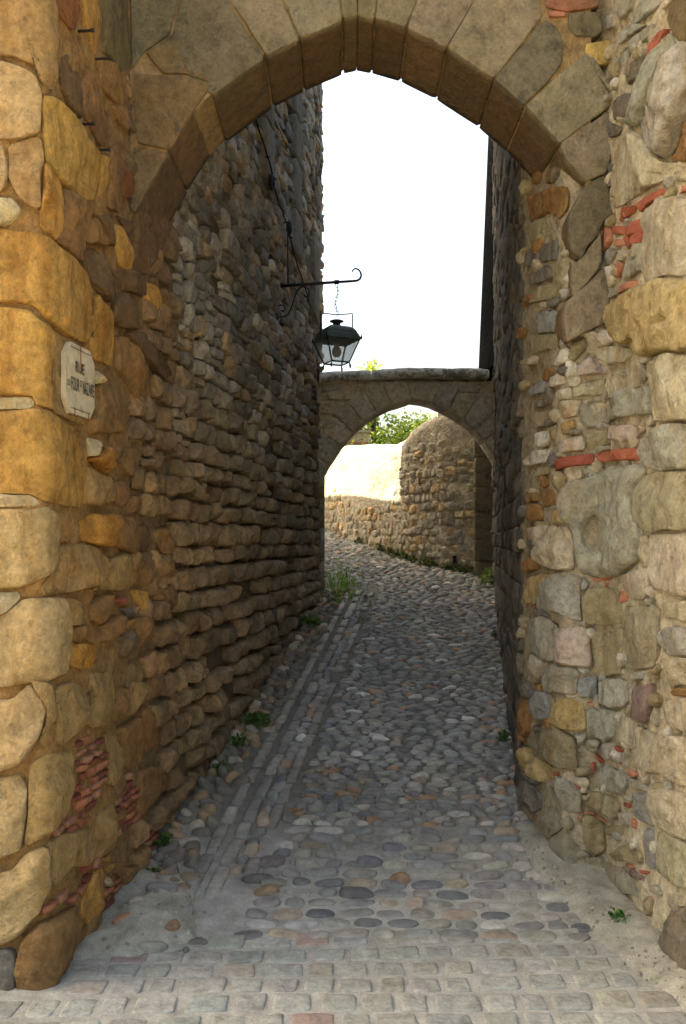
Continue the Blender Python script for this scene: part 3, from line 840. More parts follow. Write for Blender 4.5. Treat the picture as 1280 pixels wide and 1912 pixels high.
# --- worn setts in front of the gate
COBS = []
Y = 2.05
row = 0
SETTS = []
while Y < 3.86:
    d = random.uniform(0.115, 0.145)
    X = -1.55 + random.uniform(0, 0.1)
    while X < 1.75:
        w = random.uniform(0.11, 0.19)
        sk = 0.03
        if X > xl(max(Y, 3.5)) + 0.02 or Y < 3.4:
            if X + w < xr(Y + d) - 0.05 - max(0, (Y - 3.2)) * 0.18:
                yy = lambda x, y: y + sk * x + 0.012 * math.sin(x * 3.1 + row)
                poly = [(X + random.uniform(0, .012), yy(X, Y) + random.uniform(0, .01)), (X + w - random.uniform(.006, .02), yy(X + w, Y) + random.uniform(0, .01)),
                        (X + w - random.uniform(.006, .02), yy(X + w, Y + d) - random.uniform(.008, .02)), (X + random.uniform(0, .012), yy(X, Y + d) - random.uniform(.008, .02))]
                r = random.random()
                c = (154, 151, 138) if r < .6 else ((146, 144, 134) if r < .84 else ((152, 144, 127) if r < .98 else (152, 130, 117)))
                V, Fc = stone(GROUND, poly, 24, 5, 0.0045, 0.03, 10, 0.0035, 0.18, 0.002, 0.06, None, -0.003, 16, (), .003)
                SETTS.append(("sett", V, Fc, jitcol(c, .12), "cob", w * ground_px(Y)))
        X += w + random.uniform(0.0, 0.012)
    Y += d + 0.006
    row += 1
M_SETT = stone_mat("worn_sett", stain=lin((140, 132, 114)), stain_fac=0.45, bump=0.35, grain=60, rough=0.8, speckle=0.2)
emit(road, SETTS, {"cob": M_SETT}, 300, "setts")

# --- cobbles: flat river stones set across the slope
def cob_col(Y):
    r = random.random()
    if Y < 5.6:
        if r < .05: return (152, 122, 92)
        if r < .12: return (156, 138, 116)
        if r < .24: return (172, 165, 150)
        if r < .60: return (132, 128, 119)
        if r < .70: return (112, 110, 106)
        return (148, 141, 126)
    if r < .05: return (176, 146, 118)
    if r < .09: return (206, 199, 184)
    if r < .55: return (152, 149, 138)
    if r < .72: return (128, 126, 118)
    return (158, 152, 137)

RECS = []
def cobble(cx, cy, w, d, ang=0.0, c=None, bulge=0.02, K=14, R=4, h0=-0.004, p=2.6, name="cobble"):
    a = np.arange(10) * 2 * math.pi / 10 + 0.31
    q = random.uniform(0.62, 0.9)
    ex = np.sign(np.cos(a)) * np.abs(np.cos(a)) ** q * w / 2
    ey = np.sign(np.sin(a)) * np.abs(np.sin(a)) ** q * d / 2
    ca, sa = math.cos(ang), math.sin(ang)
    poly = np.stack([cx + ex * ca - ey * sa, cy + ex * sa + ey * ca], 1)
    V, Fc = stone(GROUND, poly, K, R, bulge, 0.03, p, bulge * 0.22, 0.3, 0.0, 0.16, None, h0, 20, (), bulge * 0.8)
    RECS.append((name, V, Fc, jitcol(cob_col(cy) if c is None else c, .16, .04), "cob", w * ground_px(cy) * min(2, 4 / cy)))

Y = 3.90
while Y < 17.0:
    near = Y < 4.9
    pitch = random.uniform(0.072, 0.092) if near else (random.uniform(0.046, 0.062) if Y < 9.5 else random.uniform(0.055, 0.07))
    x0 = float(xl(min(Y, 10.2))) + 0.60
    if Y > 10.6: x0 = -0.55 - (Y - 10.6) * 0.5
    x1 = float(xr(Y)) - 0.03
    if Y > 10.9: x1 = float(np.interp(Y, FW.P[::-1, 1], FW.P[::-1, 0])) - 0.05
    if near: x1 -= max(0, (5.0 - Y)) * 0.22
    X = x0 + random.uniform(0, 0.08)
    while X < x1:
        w = random.uniform(0.085, 0.18) if near else random.uniform(.07, .15)
        gapx = random.uniform(0.003, 0.018) if near else random.uniform(0.0, 0.012)
        if near and random.random() < 0.04:
            X += w; continue
        yy = Y + random.uniform(-0.006, 0.006) + 0.016 * math.sin(X * 2.6 + Y * 2)
        dd = pitch * (random.uniform(0.7, 0.98) if near else random.uniform(0.8, 1.1))
        emb = random.uniform(0.011, 0.02) if near else random.uniform(0.012, 0.022)
        if near and Y < 4.3: emb *= 0.7
        cobble(X + w / 2, yy, w, dd, random.uniform(-.09, .09), None, emb, 16 if near else (10 if Y < 9.5 else 8), 5 if near else 3, -0.003)
        X += w + gapx
    Y += pitch
# --- the strip by the left wall: small cobbles, then the gutter line of long flat stones with a slot between them
Y = 4.25
while Y < 10.2:
    X0 = float(xl(Y))
    X = X0 + 0.03
    w_t = 0.26
    while X < X0 + w_t - 0.04:
        w = random.uniform(0.07, 0.14)
        r = random.random()
        c = (150, 124, 92) if r < .35 else ((172, 158, 134) if r < .5 else (118, 108, 92))
        cobble(X + w / 2, Y + 0.135 * (X - X0), w, random.uniform(0.06, 0.085), random.uniform(-.25, .35), c, random.uniform(.025, .045), 12, 4, -.006)
        X += w
    Y += random.uniform(0.07, 0.09)
for off, wd, hh in ((0.315, 0.075, .022), (0.425, 0.085, .018), (0.565, 0.075, .02)):
    Y = 4.2 if off < .5 else 4.35
    while Y < 10.0:
        L = random.uniform(0.14, 0.34)
        if off > .5 and random.random() < 0.25:
            Y += L; continue
        ang = math.atan(0.135)
        poly = []
        for (a, b) in ((0, -1), (0, 1), (1, 1), (1, -1)):
            yy = Y + (L - 0.012) * a
            poly.append((float(xl(yy)) + off + b * wd / 2 * random.uniform(.85, 1.05), yy + random.uniform(-.008, .008)))
        c = (156, 148, 132) if random.random() < .7 else (136, 129, 116)
        V, Fc = stone(GROUND, poly, 14, 4, hh * random.uniform(.8, 1.2), 0.03, 4, .004, .5, .003, .05, None, -.004, 14, (), .01)
        RECS.append(("gutter_stone", V, Fc, jitcol(c, .12), "cob", L * ground_px(Y)))
        Y += L
    # irregular cobbles between the gutter and the third line
Y = 4.45
while Y < 10.0:
    X0 = float(xl(Y)) + 0.50
    cobble(X0 + random.uniform(-.015, .015), Y, random.uniform(.07, .1), random.uniform(.07, .12), random.uniform(-.4, .4), None, random.uniform(.02, .04), 12, 4, -.006)
    Y += random.uniform(.08, .12)
# a few big stones
for px, py, w, d, c in ((665, 1667, .17, .1, (110, 108, 104)), (625, 1250, .2, .1, (150, 143, 130)), (745, 1640, .1, .09, (152, 124, 92)), (690, 1608, .14, .08, (112, 110, 107)), (330, 1660, .15, .09, (140, 118, 96)),
                        (300, 1635, .12, .08, (150, 110, 84)), (345, 1640, .16, .08, (150, 132, 104)), (500, 1610, .2, .09, (116, 108, 96)), (480, 1640, .16, .07, (104, 98, 90)), (495, 1665, .14, .06, (150, 122, 92))):
    Yg = 4115 / (py - 1010 + 310)
    cobble((px - 640) / F * Yg, Yg, w, d, random.uniform(-.15, .15), c, .024, 18, 5, -.003)
emit(road, RECS, {"cob": M_COB}, 290, "cobbles")

# --- cement fillet at the foot of the right pier and the rough cement patch by the left wall
def patch_h(P, hmax, seed, border, X, Yy):
    d = np.full(len(X), 9.0)
    for a, b in zip(P, np.roll(P, -1, 0)):
        ab = b - a
        t = np.clip(((X - a[0]) * ab[0] + (Yy - a[1]) * ab[1]) / (ab @ ab), 0, 1)
        d = np.minimum(d, np.hypot(X - a[0] - t * ab[0], Yy - a[1] - t * ab[1]))
    ins = np.array([in_poly(x, y, P) for x, y in zip(X, Yy)])
    sd = np.where(ins, d, -d) + 0.03 * fbm(np.stack([X * 9, Yy * 9, 0 * X + seed], 1), 3)
    t = np.clip(sd / border, -0.25, 1)
    dz = -0.006 + hmax * np.where(t > 0, np.sqrt(np.clip(t, 0, 1)), t * 2) * (0.75 + 0.9 * fbm(np.stack([X * 6, Yy * 6, 0 * X + seed], 1), 4, .6)) + 0.007 * fbm(np.stack([X * 24, Yy * 24, 0 * X + seed], 1), 4, .6)
    return dz, sd
def patch(name, poly, hmax, seed, step=0.025, border=0.12):
    P = np.array(poly)
    xs = np.arange(P[:, 0].min() - .12, P[:, 0].max() + .12, step); ys = np.arange(P[:, 1].min() - .12, P[:, 1].max() + .12, step)
    X, Yy = np.meshgrid(xs, ys); X = X.ravel(); Yy = Yy.ravel()
    dz, sd = patch_h(P, hmax, seed, border, X, Yy)
    keep = sd > -0.05
    n = len(xs)
    i = (np.arange(len(ys) - 1)[:, None] * n + np.arange(n - 1)[None]).ravel()
    Q = np.stack([i, i + 1, i + n + 1, i + n], 1)
    Q = Q[keep[Q].all(1)]
    PATCHES.append((P, hmax, seed, border))
    return tag(mk(name, np.stack([X, Yy, zg(Yy) + dz], 1), Q, M_CEM, None, True, None, False), kind="structure")
PATCHES = []
patch("cement_patch", [(-1.15, 3.72), (-1.14, 4.35), (-1.05, 4.55), (-0.78, 4.42), (-0.66, 4.1), (-0.62, 3.86), (-0.85, 3.72)], 0.10, 2.2, .02, .3)
patch("cement_fillet", [(1.02, 5.0), (0.93, 4.9), (0.93, 4.5), (1.0, 4.15), (1.1, 3.8), (1.22, 3.4), (1.3, 2.9), (1.7, 2.9), (1.5, 3.6), (1.45, 4.45), (1.1, 5.0)], 0.055, 5.1, 0.022, .16)

# stones half buried in the cement by the left wall
bur = []
for px, py, w, d, c in ((300, 1682, .15, .06, (128, 122, 110)), (228, 1745, .09, .05, (168, 124, 92)), (322, 1752, .07, .06, (142, 112, 84)), (262, 1712, .1, .07, (160, 150, 130)), (345, 1715, .08, .06, (140, 132, 116)), (285, 1775, .12, .06, (150, 142, 124)), (370, 1762, .09, .05, (120, 112, 98))):
    Yg = 1700 * 1.7 / (py - 1010) if py > 1740 else 4115 / (py - 700)
    Xg = (px - CX) / F * Yg
    hb = max(0, float(patch_h(*PATCHES[0], np.array([Xg]), np.array([Yg]))[0][0]))
    a = np.arange(9) * 2 * math.pi / 9
    q = np.stack([Xg + np.cos(a) * w / 2, Yg + np.sin(a) * d / 2 + .2 * np.cos(a) * d], 1)
    V, Fc = stone(GROUND, q, 20, 6, .02, .04, 3, .006, .3, 0, .15, None, hb - .004, 18, (), .01)
    bur.append(("cobble", V, Fc, jitcol(c, .08), "cob", 30))
emit(road, bur, {"cob": M_COB})
# loose grit and chips swept against both feet of the gate
grit = []
for _ in range(260):
    if random.random() < .7:
        Yc = random.uniform(3.2, 5.0); Xc = float(np.interp(Yc, [3.2, 3.6, 4.1, 4.5, 5.0], [1.36, 1.3, 1.16, 1.0, .95])) - abs(random.gauss(0.02, .10)) + .02
    else:
        Yc = random.uniform(3.75, 4.5); Xc = random.uniform(-1.0, -.62)
    r_ = random.uniform(.004, .011) * (2 if random.random() < .06 else 1)
    a_ = np.linspace(0, 6.28, 6)[:-1] + random.uniform(0, 1)
    q = [(Xc + r_ * math.cos(t) * random.uniform(.7, 1.3), Yc + r_ * math.sin(t) * random.uniform(.7, 1.3)) for t in a_]
    hb = max(float(patch_h(*p_, np.array([Xc]), np.array([Yc]))[0][0]) for p_ in PATCHES)
    V, Fc = stone(GROUND, q, 6, 2, r_ * .8, .01, 3, r_ * .2, .2, 0, .1, None, max(0, hb) - .001)
    grit.append((V, Fc, jitcol(random.choice([(150, 140, 118), (170, 160, 140), (128, 118, 102), (140, 132, 116)]), .15)))
V, Fc, c_ = join(grit)
tag(mk("gravel", V, Fc, M_COB, None, True, c_), "loose grit and stone chips along the feet of the gate", "gravel", None, "stuff")

# ------------------------------------------------------------------ left building
WMATS = {"gold": M_GOLD, "tan": M_TAN, "rub": M_RUB, "brick": M_BRICK, "arch": M_ARCH, "far": M_FAR}
def matkey(c):
    if "brick" in c: return "brick"
    if c in ("gold", "amber", "och"): return "gold"
    if c in ("brown", "dbrown", "dolive", "redbrown", "soff"): return "rub"
    return "tan"

def lod(pxsize):
    if pxsize > 120: return 56, 18
    if pxsize > 70: return 40, 12
    if pxsize > 35: return 26, 8
    if pxsize > 18: return 16, 5
    return 11, 3

left = empty("stone_building", (-2.2, 3.6, 0), "tall old stone building on the left, golden quoins and rounded brown courses", "building")
recs = []
polys_px = []
for crop, c, bl, flat in LEFT:
    pp = topx(crop, flat)
    polys_px.append(pp)
    loc = LW.from_px(pp)
    a = np.array(pp)
    size = math.sqrt(max(1, (a[:, 0].max() - max(0, a[:, 0].min())) * (a[:, 1].max() - a[:, 1].min())))
    K, R = lod(size)
    V, Fc = stone(LW, loc, K, R, bl, .07, 12.0, .006 + .28 * bl, .13, .0015, .05, None, .002, 7, (), .012, False, 1, 4)
    recs.append(("brick" if "brick" in c else "stone", V, Fc, jitcol(COL[c], .06), matkey(c), size))
for crop, flat in LEFT_BRICKS:
    pp = topx(crop, flat); polys_px.append(pp)
    loc = LW.from_px(pp)
    z = loc[:, 1].min()
    while z < loc[:, 1].max():
        hgt = random.uniform(.024, .036)
        s = loc[:, 0].min() + random.uniform(0, .03)
        while s < loc[:, 0].max():
            w = random.uniform(.06, .13)
            if in_poly(s + w / 2, z + hgt / 2, loc) and random.random() < .87:
                q = [(s, z + random.uniform(-.006, .006)), (s + w, z + random.uniform(-.008, .008)), (s + w, z + hgt * random.uniform(.75, 1.1)), (s, z + hgt * random.uniform(.8, 1.1))]
                V, Fc = stone(LW, q, 12, 3, random.uniform(.006, .014), .05, 5, .007, .4, .002, .14, None, random.uniform(.000, .012), 20)
                recs.append(("brick", V, Fc, jitcol(random.choice([(162, 102, 72), (144, 84, 60), (158, 112, 84), (168, 108, 76), (126, 74, 56)]), .15), "brick", 12))
            s += w + random.uniform(.004, .018)
        z += hgt + random.uniform(.006, .013)
# rounded courses up the alley
s_end = LW.s[-1]
s_beg = float(np.interp(215, LW.px, LW.s))
z = -0.05
while z < 7.3:
    low = z < 2.5
    hgt = random.uniform(.10, .145) if low else (random.uniform(.09, .15) if z < 4.3 else random.uniform(.06, .13))
    s = s_beg + random.uniform(0, .2)
    while s < s_end - .01:
        Yc = float(LW.plan(np.array([s]))[0, 1])
        w = random.uniform(.15, .34) if low else random.uniform(.12, .4)
        if Yc < 5.6: w *= .72
        w = min(w, s_end - s)
        zc = z + .014 * float(fbm(np.array([[s * .8, z * .8, 1.0]]), 2)[0])
        top = 3.9 + max(0, Yc - 4.9) * .75
        if zc < top and zc + hgt > float(zg(Yc)) + .02:
            px, py = LW.to_px(s + w / 2, zc + hgt / 2)
            px, py = float(px[0]), float(py[0])
            if not (px < 340 and any(in_poly(px, py, q) for q in polys_px)) and not (px < 238 and py < 430) and random.random() > (.05 if low else .02):
                zj = random.uniform(-.013, .013) if low else 0; zc += zj; gl = random.uniform(0, .03) if low and Yc > 5 else 0
                q = [(s + gl, zc + random.uniform(-.012, .012)), (s + w * .5, zc + random.uniform(-.012, .006)), (s + w, zc + random.uniform(-.012, .012)),
                     (s + w, zc + hgt * random.uniform(.85, 1.0)), (s + w * .5, zc + hgt * random.uniform(.92, 1.04)), (s + gl, zc + hgt * random.uniform(.8, 1.0))]
                pxs = hgt * F / Yc
                if low:
                    bl = random.uniform(.035, .068) * (0.85 if Yc < 5.2 else 1.0) * (1.15 if z < 1.7 else .9); p = random.uniform(3, 6.5); rg = .015; h0 = random.uniform(-.022, .014)
                else:
                    k = max(0, min(1, (z - 2.5) / 1.5))
                    bl = random.uniform(.022, .045) * (1 - .6 * k) + .004; p = random.uniform(3, 7); rg = .014; h0 = random.uniform(-.03, .012) * (1 - .4 * k)
                if s_end - s - w < .12: bl *= .25; h0 = .012; rg *= .4
                K, R = (26, 8) if Yc < 5.4 else ((18, 6) if Yc < 7 else (14, 4))
                zm = zc + hgt * random.uniform(.4, .6)
                halves = [q] if random.random() > (.07 if low else .2) else [[q[0], q[1], q[2], (s + w, zm + random.uniform(-.01, .01)), (s + gl, zm)], [(s + gl, zm + .004), (s + w, zm + .004 + random.uniform(-.01, .01)), q[3], q[4], q[5]]]
                built = [stone(LW, q_, K, R, bl * (1 if len(halves) == 1 else random.uniform(.4, 1)), .08, p, rg, .24 if low else .15, .005 if low else .002, .13, None, h0 - (0 if len(halves) == 1 else random.uniform(0, .015)), 10, (), .025, False, 1, 4) for q_ in halves]
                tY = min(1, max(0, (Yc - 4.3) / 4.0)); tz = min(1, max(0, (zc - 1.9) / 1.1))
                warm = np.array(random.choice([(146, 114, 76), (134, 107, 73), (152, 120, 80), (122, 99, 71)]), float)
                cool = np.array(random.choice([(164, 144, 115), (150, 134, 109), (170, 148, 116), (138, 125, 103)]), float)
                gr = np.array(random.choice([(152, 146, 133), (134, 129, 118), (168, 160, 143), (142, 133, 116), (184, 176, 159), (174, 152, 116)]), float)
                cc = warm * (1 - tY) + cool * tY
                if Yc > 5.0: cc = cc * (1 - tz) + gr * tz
                for V, Fc in built:
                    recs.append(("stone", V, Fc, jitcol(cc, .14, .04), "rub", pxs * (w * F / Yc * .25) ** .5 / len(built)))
        s += w + (random.uniform(.0, .02) if low else 0)
    z += hgt + (.004 if not low else .006)
# upright bands of dressed stone in the upper wall
for pxc, wpx, y0, y1 in ((494, 16, 150, 345), (548, 9, 150, 480), (583, 8, 470, 600)):
    sc_ = float(np.interp(pxc, LW.px, LW.s)); Yc = float(LW.plan(np.array([sc_]))[0, 1])
    zb = CZ + (HY - y1) / F * Yc; zt = CZ + (HY - y0) / F * Yc
    z = zb
    while z < zt:
        hgt = random.uniform(.3, .5)
        ww = .16 + random.uniform(-.02, .04)
        V, Fc = stone(LW, [(sc_ - ww, z), (sc_ + ww, z), (sc_ + ww, z + hgt), (sc_ - ww, z + hgt)], 24, 5, .012, .06, 8, .004, .2, .004, .02, None, .045, 8)
        recs.append(("stone", V, Fc, jitcol((124, 120, 106), .1), "tan", 20))
        z += hgt
emit(left, recs, WMATS, 300, "rubble")
V, Fc = sheet(LW, 0, s_end, -.2, 8.5, .035, lambda Y: -.006 - .036 * np.clip((Y - 4.3) / 1.2, 0, 1), .018, 7)
Yv = V[:, 1]
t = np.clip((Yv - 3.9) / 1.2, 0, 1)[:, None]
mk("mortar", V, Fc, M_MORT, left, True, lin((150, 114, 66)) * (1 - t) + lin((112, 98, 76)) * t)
plan = [(-3.2, 3.56), (-1.21, 3.56), (-1.14, 4.0), (-.31, 10.17), (-.31 - .518 * 3.3, 10.17 + .854 * 3.3), (-7.0, 12.6), (-7.0, 3.56)]
V, Fc = prism(plan, -.3, 9.7)
mk("core", V, Fc, M_MORT, left, False, lin((120, 106, 84)))
V, Fc = prism([(-2.02, 12.99), (-2.02 - .518 * 5, 12.99 + .854 * 5), (-8, 15), (-7.0, 12.62)], -.3, [4.84, 5.88, 5.8, 4.84])  # unseen low block behind, top set to cast the curved wall's shadow edge
mk("unseen_low_block", V, Fc, M_MORT, left, False, lin((150, 134, 104)))

# ------------------------------------------------------------------ gate arch
arch = empty("gate_arch", (0.1, 4.64, 2.6), "pointed sandstone gate arch framing the top of the view", "arch")
recs = []
for crop, c, flat in ARCHF:
    pp = topx(crop, flat)
    loc = AW.from_px(pp)
    a = np.array(pp); size = math.sqrt((a[:, 0].max() - a[:, 0].min()) * (a[:, 1].max() - max(0, a[:, 1].min())))
    K, R = lod(size)
    vous = min(p[1] for p in pp) < 345 and any(abs(p[1] - np.interp(p[0], [q[0] for q in ARCH_IN], [q[1] for q in ARCH_IN])) < 6 for p in pp)
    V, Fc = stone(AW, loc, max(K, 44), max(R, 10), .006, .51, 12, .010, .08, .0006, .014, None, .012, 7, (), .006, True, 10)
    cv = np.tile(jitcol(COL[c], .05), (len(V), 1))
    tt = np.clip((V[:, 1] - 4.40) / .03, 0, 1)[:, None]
    cv = cv * (1 - tt) + np.clip(lin((112, 88, 60)) * RNG.uniform(.8, 1.15), 0, 1) * tt  # soffit: browner stone, with the dim light under the arch painted in too
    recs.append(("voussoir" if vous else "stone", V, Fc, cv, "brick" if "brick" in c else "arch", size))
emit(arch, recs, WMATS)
I = np.array([((x - CX) / F * 4.39, CZ + (HY - y) / F * 4.39) for x, y in ARCH_IN])
D = np.gradient(I, axis=0); D /= np.linalg.norm(D, axis=1)[:, None]
I2 = I + np.stack([-D[:, 1], D[:, 0]], 1) * .018
I2 = spline(I2, 60)
ZT = 5.6
nI = len(I2)
V = []
for yy in (4.386, 4.885):
    V += [(x, yy, z) for x, z in I2] + [(x, yy, ZT) for x, z in I2]
Fc = []
for k in range(nI - 1):
    Fc += [[k, k + 1, nI + k + 1, nI + k], [2 * nI + k + 1, 2 * nI + k, 3 * nI + k, 3 * nI + k + 1], [k + 1, k, 2 * nI + k, 2 * nI + k + 1], [nI + k, nI + k + 1, 3 * nI + k + 1, 3 * nI + k]]
mk("mortar", V, Fc, M_MORT, arch, False, lin((150, 124, 84)))

# ------------------------------------------------------------------ right gate pier
pier = empty("gate_pier", (1.8, 4.0, 0), "right gate pier of pale mixed stones patched with red brick and mortar", "wall")
recs = []
for crop, c, bl, flat in RIGHT:
    pp = topx(crop, flat)
    loc = RW.from_px(pp)
    a = np.array(pp)
    size = math.sqrt((min(1290, a[:, 0].max()) - a[:, 0].min()) * (a[:, 1].max() - a[:, 1].min()))
    K, R = lod(size)
    dents = ()
    if crop == "RC" and flat[0] == 350:
        h = RW.from_px(topx("RC", [585, 1190])); e = RW.from_px(topx("RC", [660, 1190])); f = RW.from_px(topx("RC", [585, 1060]))
        dents = [(h[0, 0], h[0, 1], abs(e[0, 0] - h[0, 0]), abs(f[0, 1] - h[0, 1]), .07)]
        K, R = 72, 30
    if crop == "RB" and flat[0] == 730:
        h = RW.from_px(topx("RB", [1180, 985]))
        dents = [(h[0, 0], h[0, 1], .07, .012, .03)]
        K, R = 64, 24
    V, Fc = stone(RW, loc, K, R, bl, .07, 9, .006 + bl * .28, .16, .0, .055, None, .0, 8, dents, .014, False, 1, 0 if dents else 4)
    recs.append(("brick" if "brick" in c else "stone", V, Fc, jitcol(COL[c], .05), matkey(c) if c != "brown" else "tan", size))
fill_px = [topx(c_, f_) for c_, _, _, f_ in RIGHT]
cnt = 0
for _ in range(9000):
    if cnt > 165: break
    px, py = random.uniform(968, 1285), random.uniform(0, 1800)
    if px > 1055 and py < 470 and px < 1135: continue
    l = RW.from_px([(px, py)])[0]
    Yc = float(RW.plan(np.array([l[0]]))[0, 1])
    if l[1] < float(zg(Yc)) + .03 or any(in_poly(px, py, q) for q in fill_px): continue
    w = random.uniform(.02, .05) * (2.2 if px < 1050 else 1); h = random.uniform(.018, .045)
    a = np.linspace(0, 6.28, 7)[:-1] + random.uniform(0, 1)
    q = [(l[0] + w * math.cos(t) * random.uniform(.7, 1.2), l[1] + h * math.sin(t) * random.uniform(.7, 1.2)) for t in a]
    V, Fc = stone(RW, q, 14, 4, random.uniform(.012, .03), .05, 5, .008, .2, 0, .12, None, .004, 16, (), .012, False, 1, 3)
    c = random.choice(["rtan", "grey", "olive", "rtan", "white", "cement"] if px > 1050 else ["olive", "dgrey", "brown", "rtan", "dgrey"])
    recs.append(("stone", V, Fc, jitcol(COL[c], .1), "tan", 14)); fill_px.append([(px - 9, py - 9), (px + 9, py - 9), (px + 9, py + 9), (px - 9, py + 9)])
    cnt += 1
emit(pier, recs, WMATS)
V, Fc = sheet(RW, 0, RW.s[-1], -.2, 5.6, .02, -.007, .015, 11)
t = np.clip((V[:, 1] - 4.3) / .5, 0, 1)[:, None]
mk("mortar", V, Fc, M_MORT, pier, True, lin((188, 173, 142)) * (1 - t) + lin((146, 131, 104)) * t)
V, Fc = prism([(1.07, 5.03), (1.15, 4.5), (1.32, 4.42), (1.43, 3.6), (1.48, 3.17), (3.6, 3.17), (3.6, 5.03)], -.3, 5.6)
mk("core", V, Fc, M_MORT, pier, False, lin((150, 130, 100)))

# ------------------------------------------------------------------ right building along the alley
rb = empty("dark_stone_building", (2.4, 8.0, 0), "dark weathered stone house wall seen edge on along the right", "building")
recs = []
z = 0.1
while z < 7.1:
    hgt = random.uniform(.11, .2)
    s = 0.0
    while s < RB_.s[-1] - .02:
        w = min(random.uniform(.2, .55), RB_.s[-1] - s)
        Yc = float(RB_.plan(np.array([s + w / 2]))[0, 1])
        if z + hgt > float(zg(Yc)) and z < 1.9 + Yc * .5:
            q = [(s, z), (s + w, z), (s + w, z + hgt), (s, z + hgt)]
            V, Fc = stone(RB_, q, 14, 4, random.uniform(.006, .02), .06, 5, .014, .25, .001, .1, None, random.uniform(-.012, .006), 16, (), .014, False, 1, 2)
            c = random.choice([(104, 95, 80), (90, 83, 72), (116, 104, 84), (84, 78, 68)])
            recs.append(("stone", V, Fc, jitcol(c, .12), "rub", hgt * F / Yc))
        s += w
    z += hgt + .004
emit(rb, recs, WMATS, 150, "rubble")
V, Fc = prism([(1.02, 5.02), (1.845, 11.0), (5, 11.0), (5, 5.02)], -.3, 7.0)
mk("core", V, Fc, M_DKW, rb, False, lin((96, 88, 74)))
# the upper end of the house oversails the alley beside the low arch
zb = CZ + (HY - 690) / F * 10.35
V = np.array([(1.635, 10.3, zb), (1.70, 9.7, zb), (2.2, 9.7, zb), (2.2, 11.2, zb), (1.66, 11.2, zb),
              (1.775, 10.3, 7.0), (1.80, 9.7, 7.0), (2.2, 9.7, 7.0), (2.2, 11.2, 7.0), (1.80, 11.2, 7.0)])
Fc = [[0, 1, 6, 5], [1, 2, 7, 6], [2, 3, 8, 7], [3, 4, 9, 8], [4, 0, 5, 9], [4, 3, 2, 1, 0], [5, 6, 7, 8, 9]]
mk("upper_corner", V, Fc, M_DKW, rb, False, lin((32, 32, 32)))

# ------------------------------------------------------------------ low arch across the alley
low = empty("alley_arch", (0.7, 10.1, 0.9), "low grey stone arch spanning the alley under a lichen-spotted coping", "arch")
S_in = np.array([((x - CX) / F * 9.9, CZ + (HY - y) / F * 9.9) for x, y in SMALL_IN])
curve = spline(S_in, 80)
zc_top = CZ + (HY - 712) / F * 9.9
recs = []
D = np.gradient(curve, axis=0); D /= np.linalg.norm(D, axis=1)[:, None]
NN = np.stack([-D[:, 1], D[:, 0]], 1)
L = np.concatenate([[0], np.cumsum(np.linalg.norm(np.diff(curve, axis=0), axis=1))])
u = 0.0
while u < L[-1] - .05:
    du = random.uniform(.13, .24)
    u1 = min(L[-1], u + du)
    us = np.linspace(u, u1, 4)
    a = np.stack([np.interp(us, L, curve[:, k]) for k in (0, 1)], 1)
    n = np.stack([np.interp(us, L, NN[:, k]) for k in (0, 1)], 1)
    ext = random.uniform(.26, .36)
    b = a + n * ext
    b[:, 1] = np.minimum(b[:, 1], zc_top - .01)
    poly = np.vstack([a, b[::-1]])
    loc = np.stack([poly[:, 0] + .5, poly[:, 1]], 1)
    V, Fc = stone(SW, loc, 22, 4, .008, .39, 8, .008, .15, .007, .02, None, random.uniform(.008, .02), 8, (), .008, True, 3)
    recs.append(("voussoir", V, Fc, jitcol(random.choice([(172, 163, 142), (178, 166, 142), (156, 149, 134), (182, 168, 140)]), .14), "far", 40))
    u = u1
for px, py, w, h in ((640, 738, 60, 18), (700, 722, 40, 14), (610, 760, 30, 26), (615, 800, 26, 30), (655, 762, 30, 18), (890, 745, 36, 20), (870, 727, 50, 13), (905, 775, 22, 26), (620, 725, 40, 14), (835, 722, 34, 12)):
    loc = SW.from_px([(px - w / 2, py - h / 2), (px + w / 2, py - h / 2), (px + w / 2, py + h / 2), (px - w / 2, py + h / 2)])
    V, Fc = stone(SW, loc, 16, 4, .008, .1, 6, .006, .3, .004, .08, None, .012, 8)
    recs.append(("stone", V, Fc, jitcol(random.choice([(184, 168, 136), (168, 159, 138), (188, 170, 136)]), .1), "far", 30))
emit(low, recs, WMATS)
c2 = curve + NN * .012
c2 = c2[(c2[:, 0] > -.33) & (c2[:, 0] < 1.8)]
c2 = np.vstack([[-.33, c2[0, 1]], c2, [1.8, c2[-1, 1]]])
n = len(c2)
V = []
for yy in (9.905, 10.285):
    V += [(x, yy, z) for x, z in c2] + [(x, yy, zc_top) for x, z in c2]
Fc = []
for k in range(n - 1):
    Fc += [[k, k + 1, n + k + 1, n + k], [2 * n + k + 1, 2 * n + k, 3 * n + k, 3 * n + k + 1], [k + 1, k, 2 * n + k, 2 * n + k + 1], [n + k, n + k + 1, 3 * n + k + 1, 3 * n + k]]
mk("mortar", V, Fc, M_MORT, low, False, lin((186, 170, 138)))
M_COPE = stone_mat("coping_stone", stain=lin((96, 100, 88)), stain_fac=.5, bump=.5, grain=40, lichen=lin((224, 222, 208)), lichen_at=.42, lsc=9)
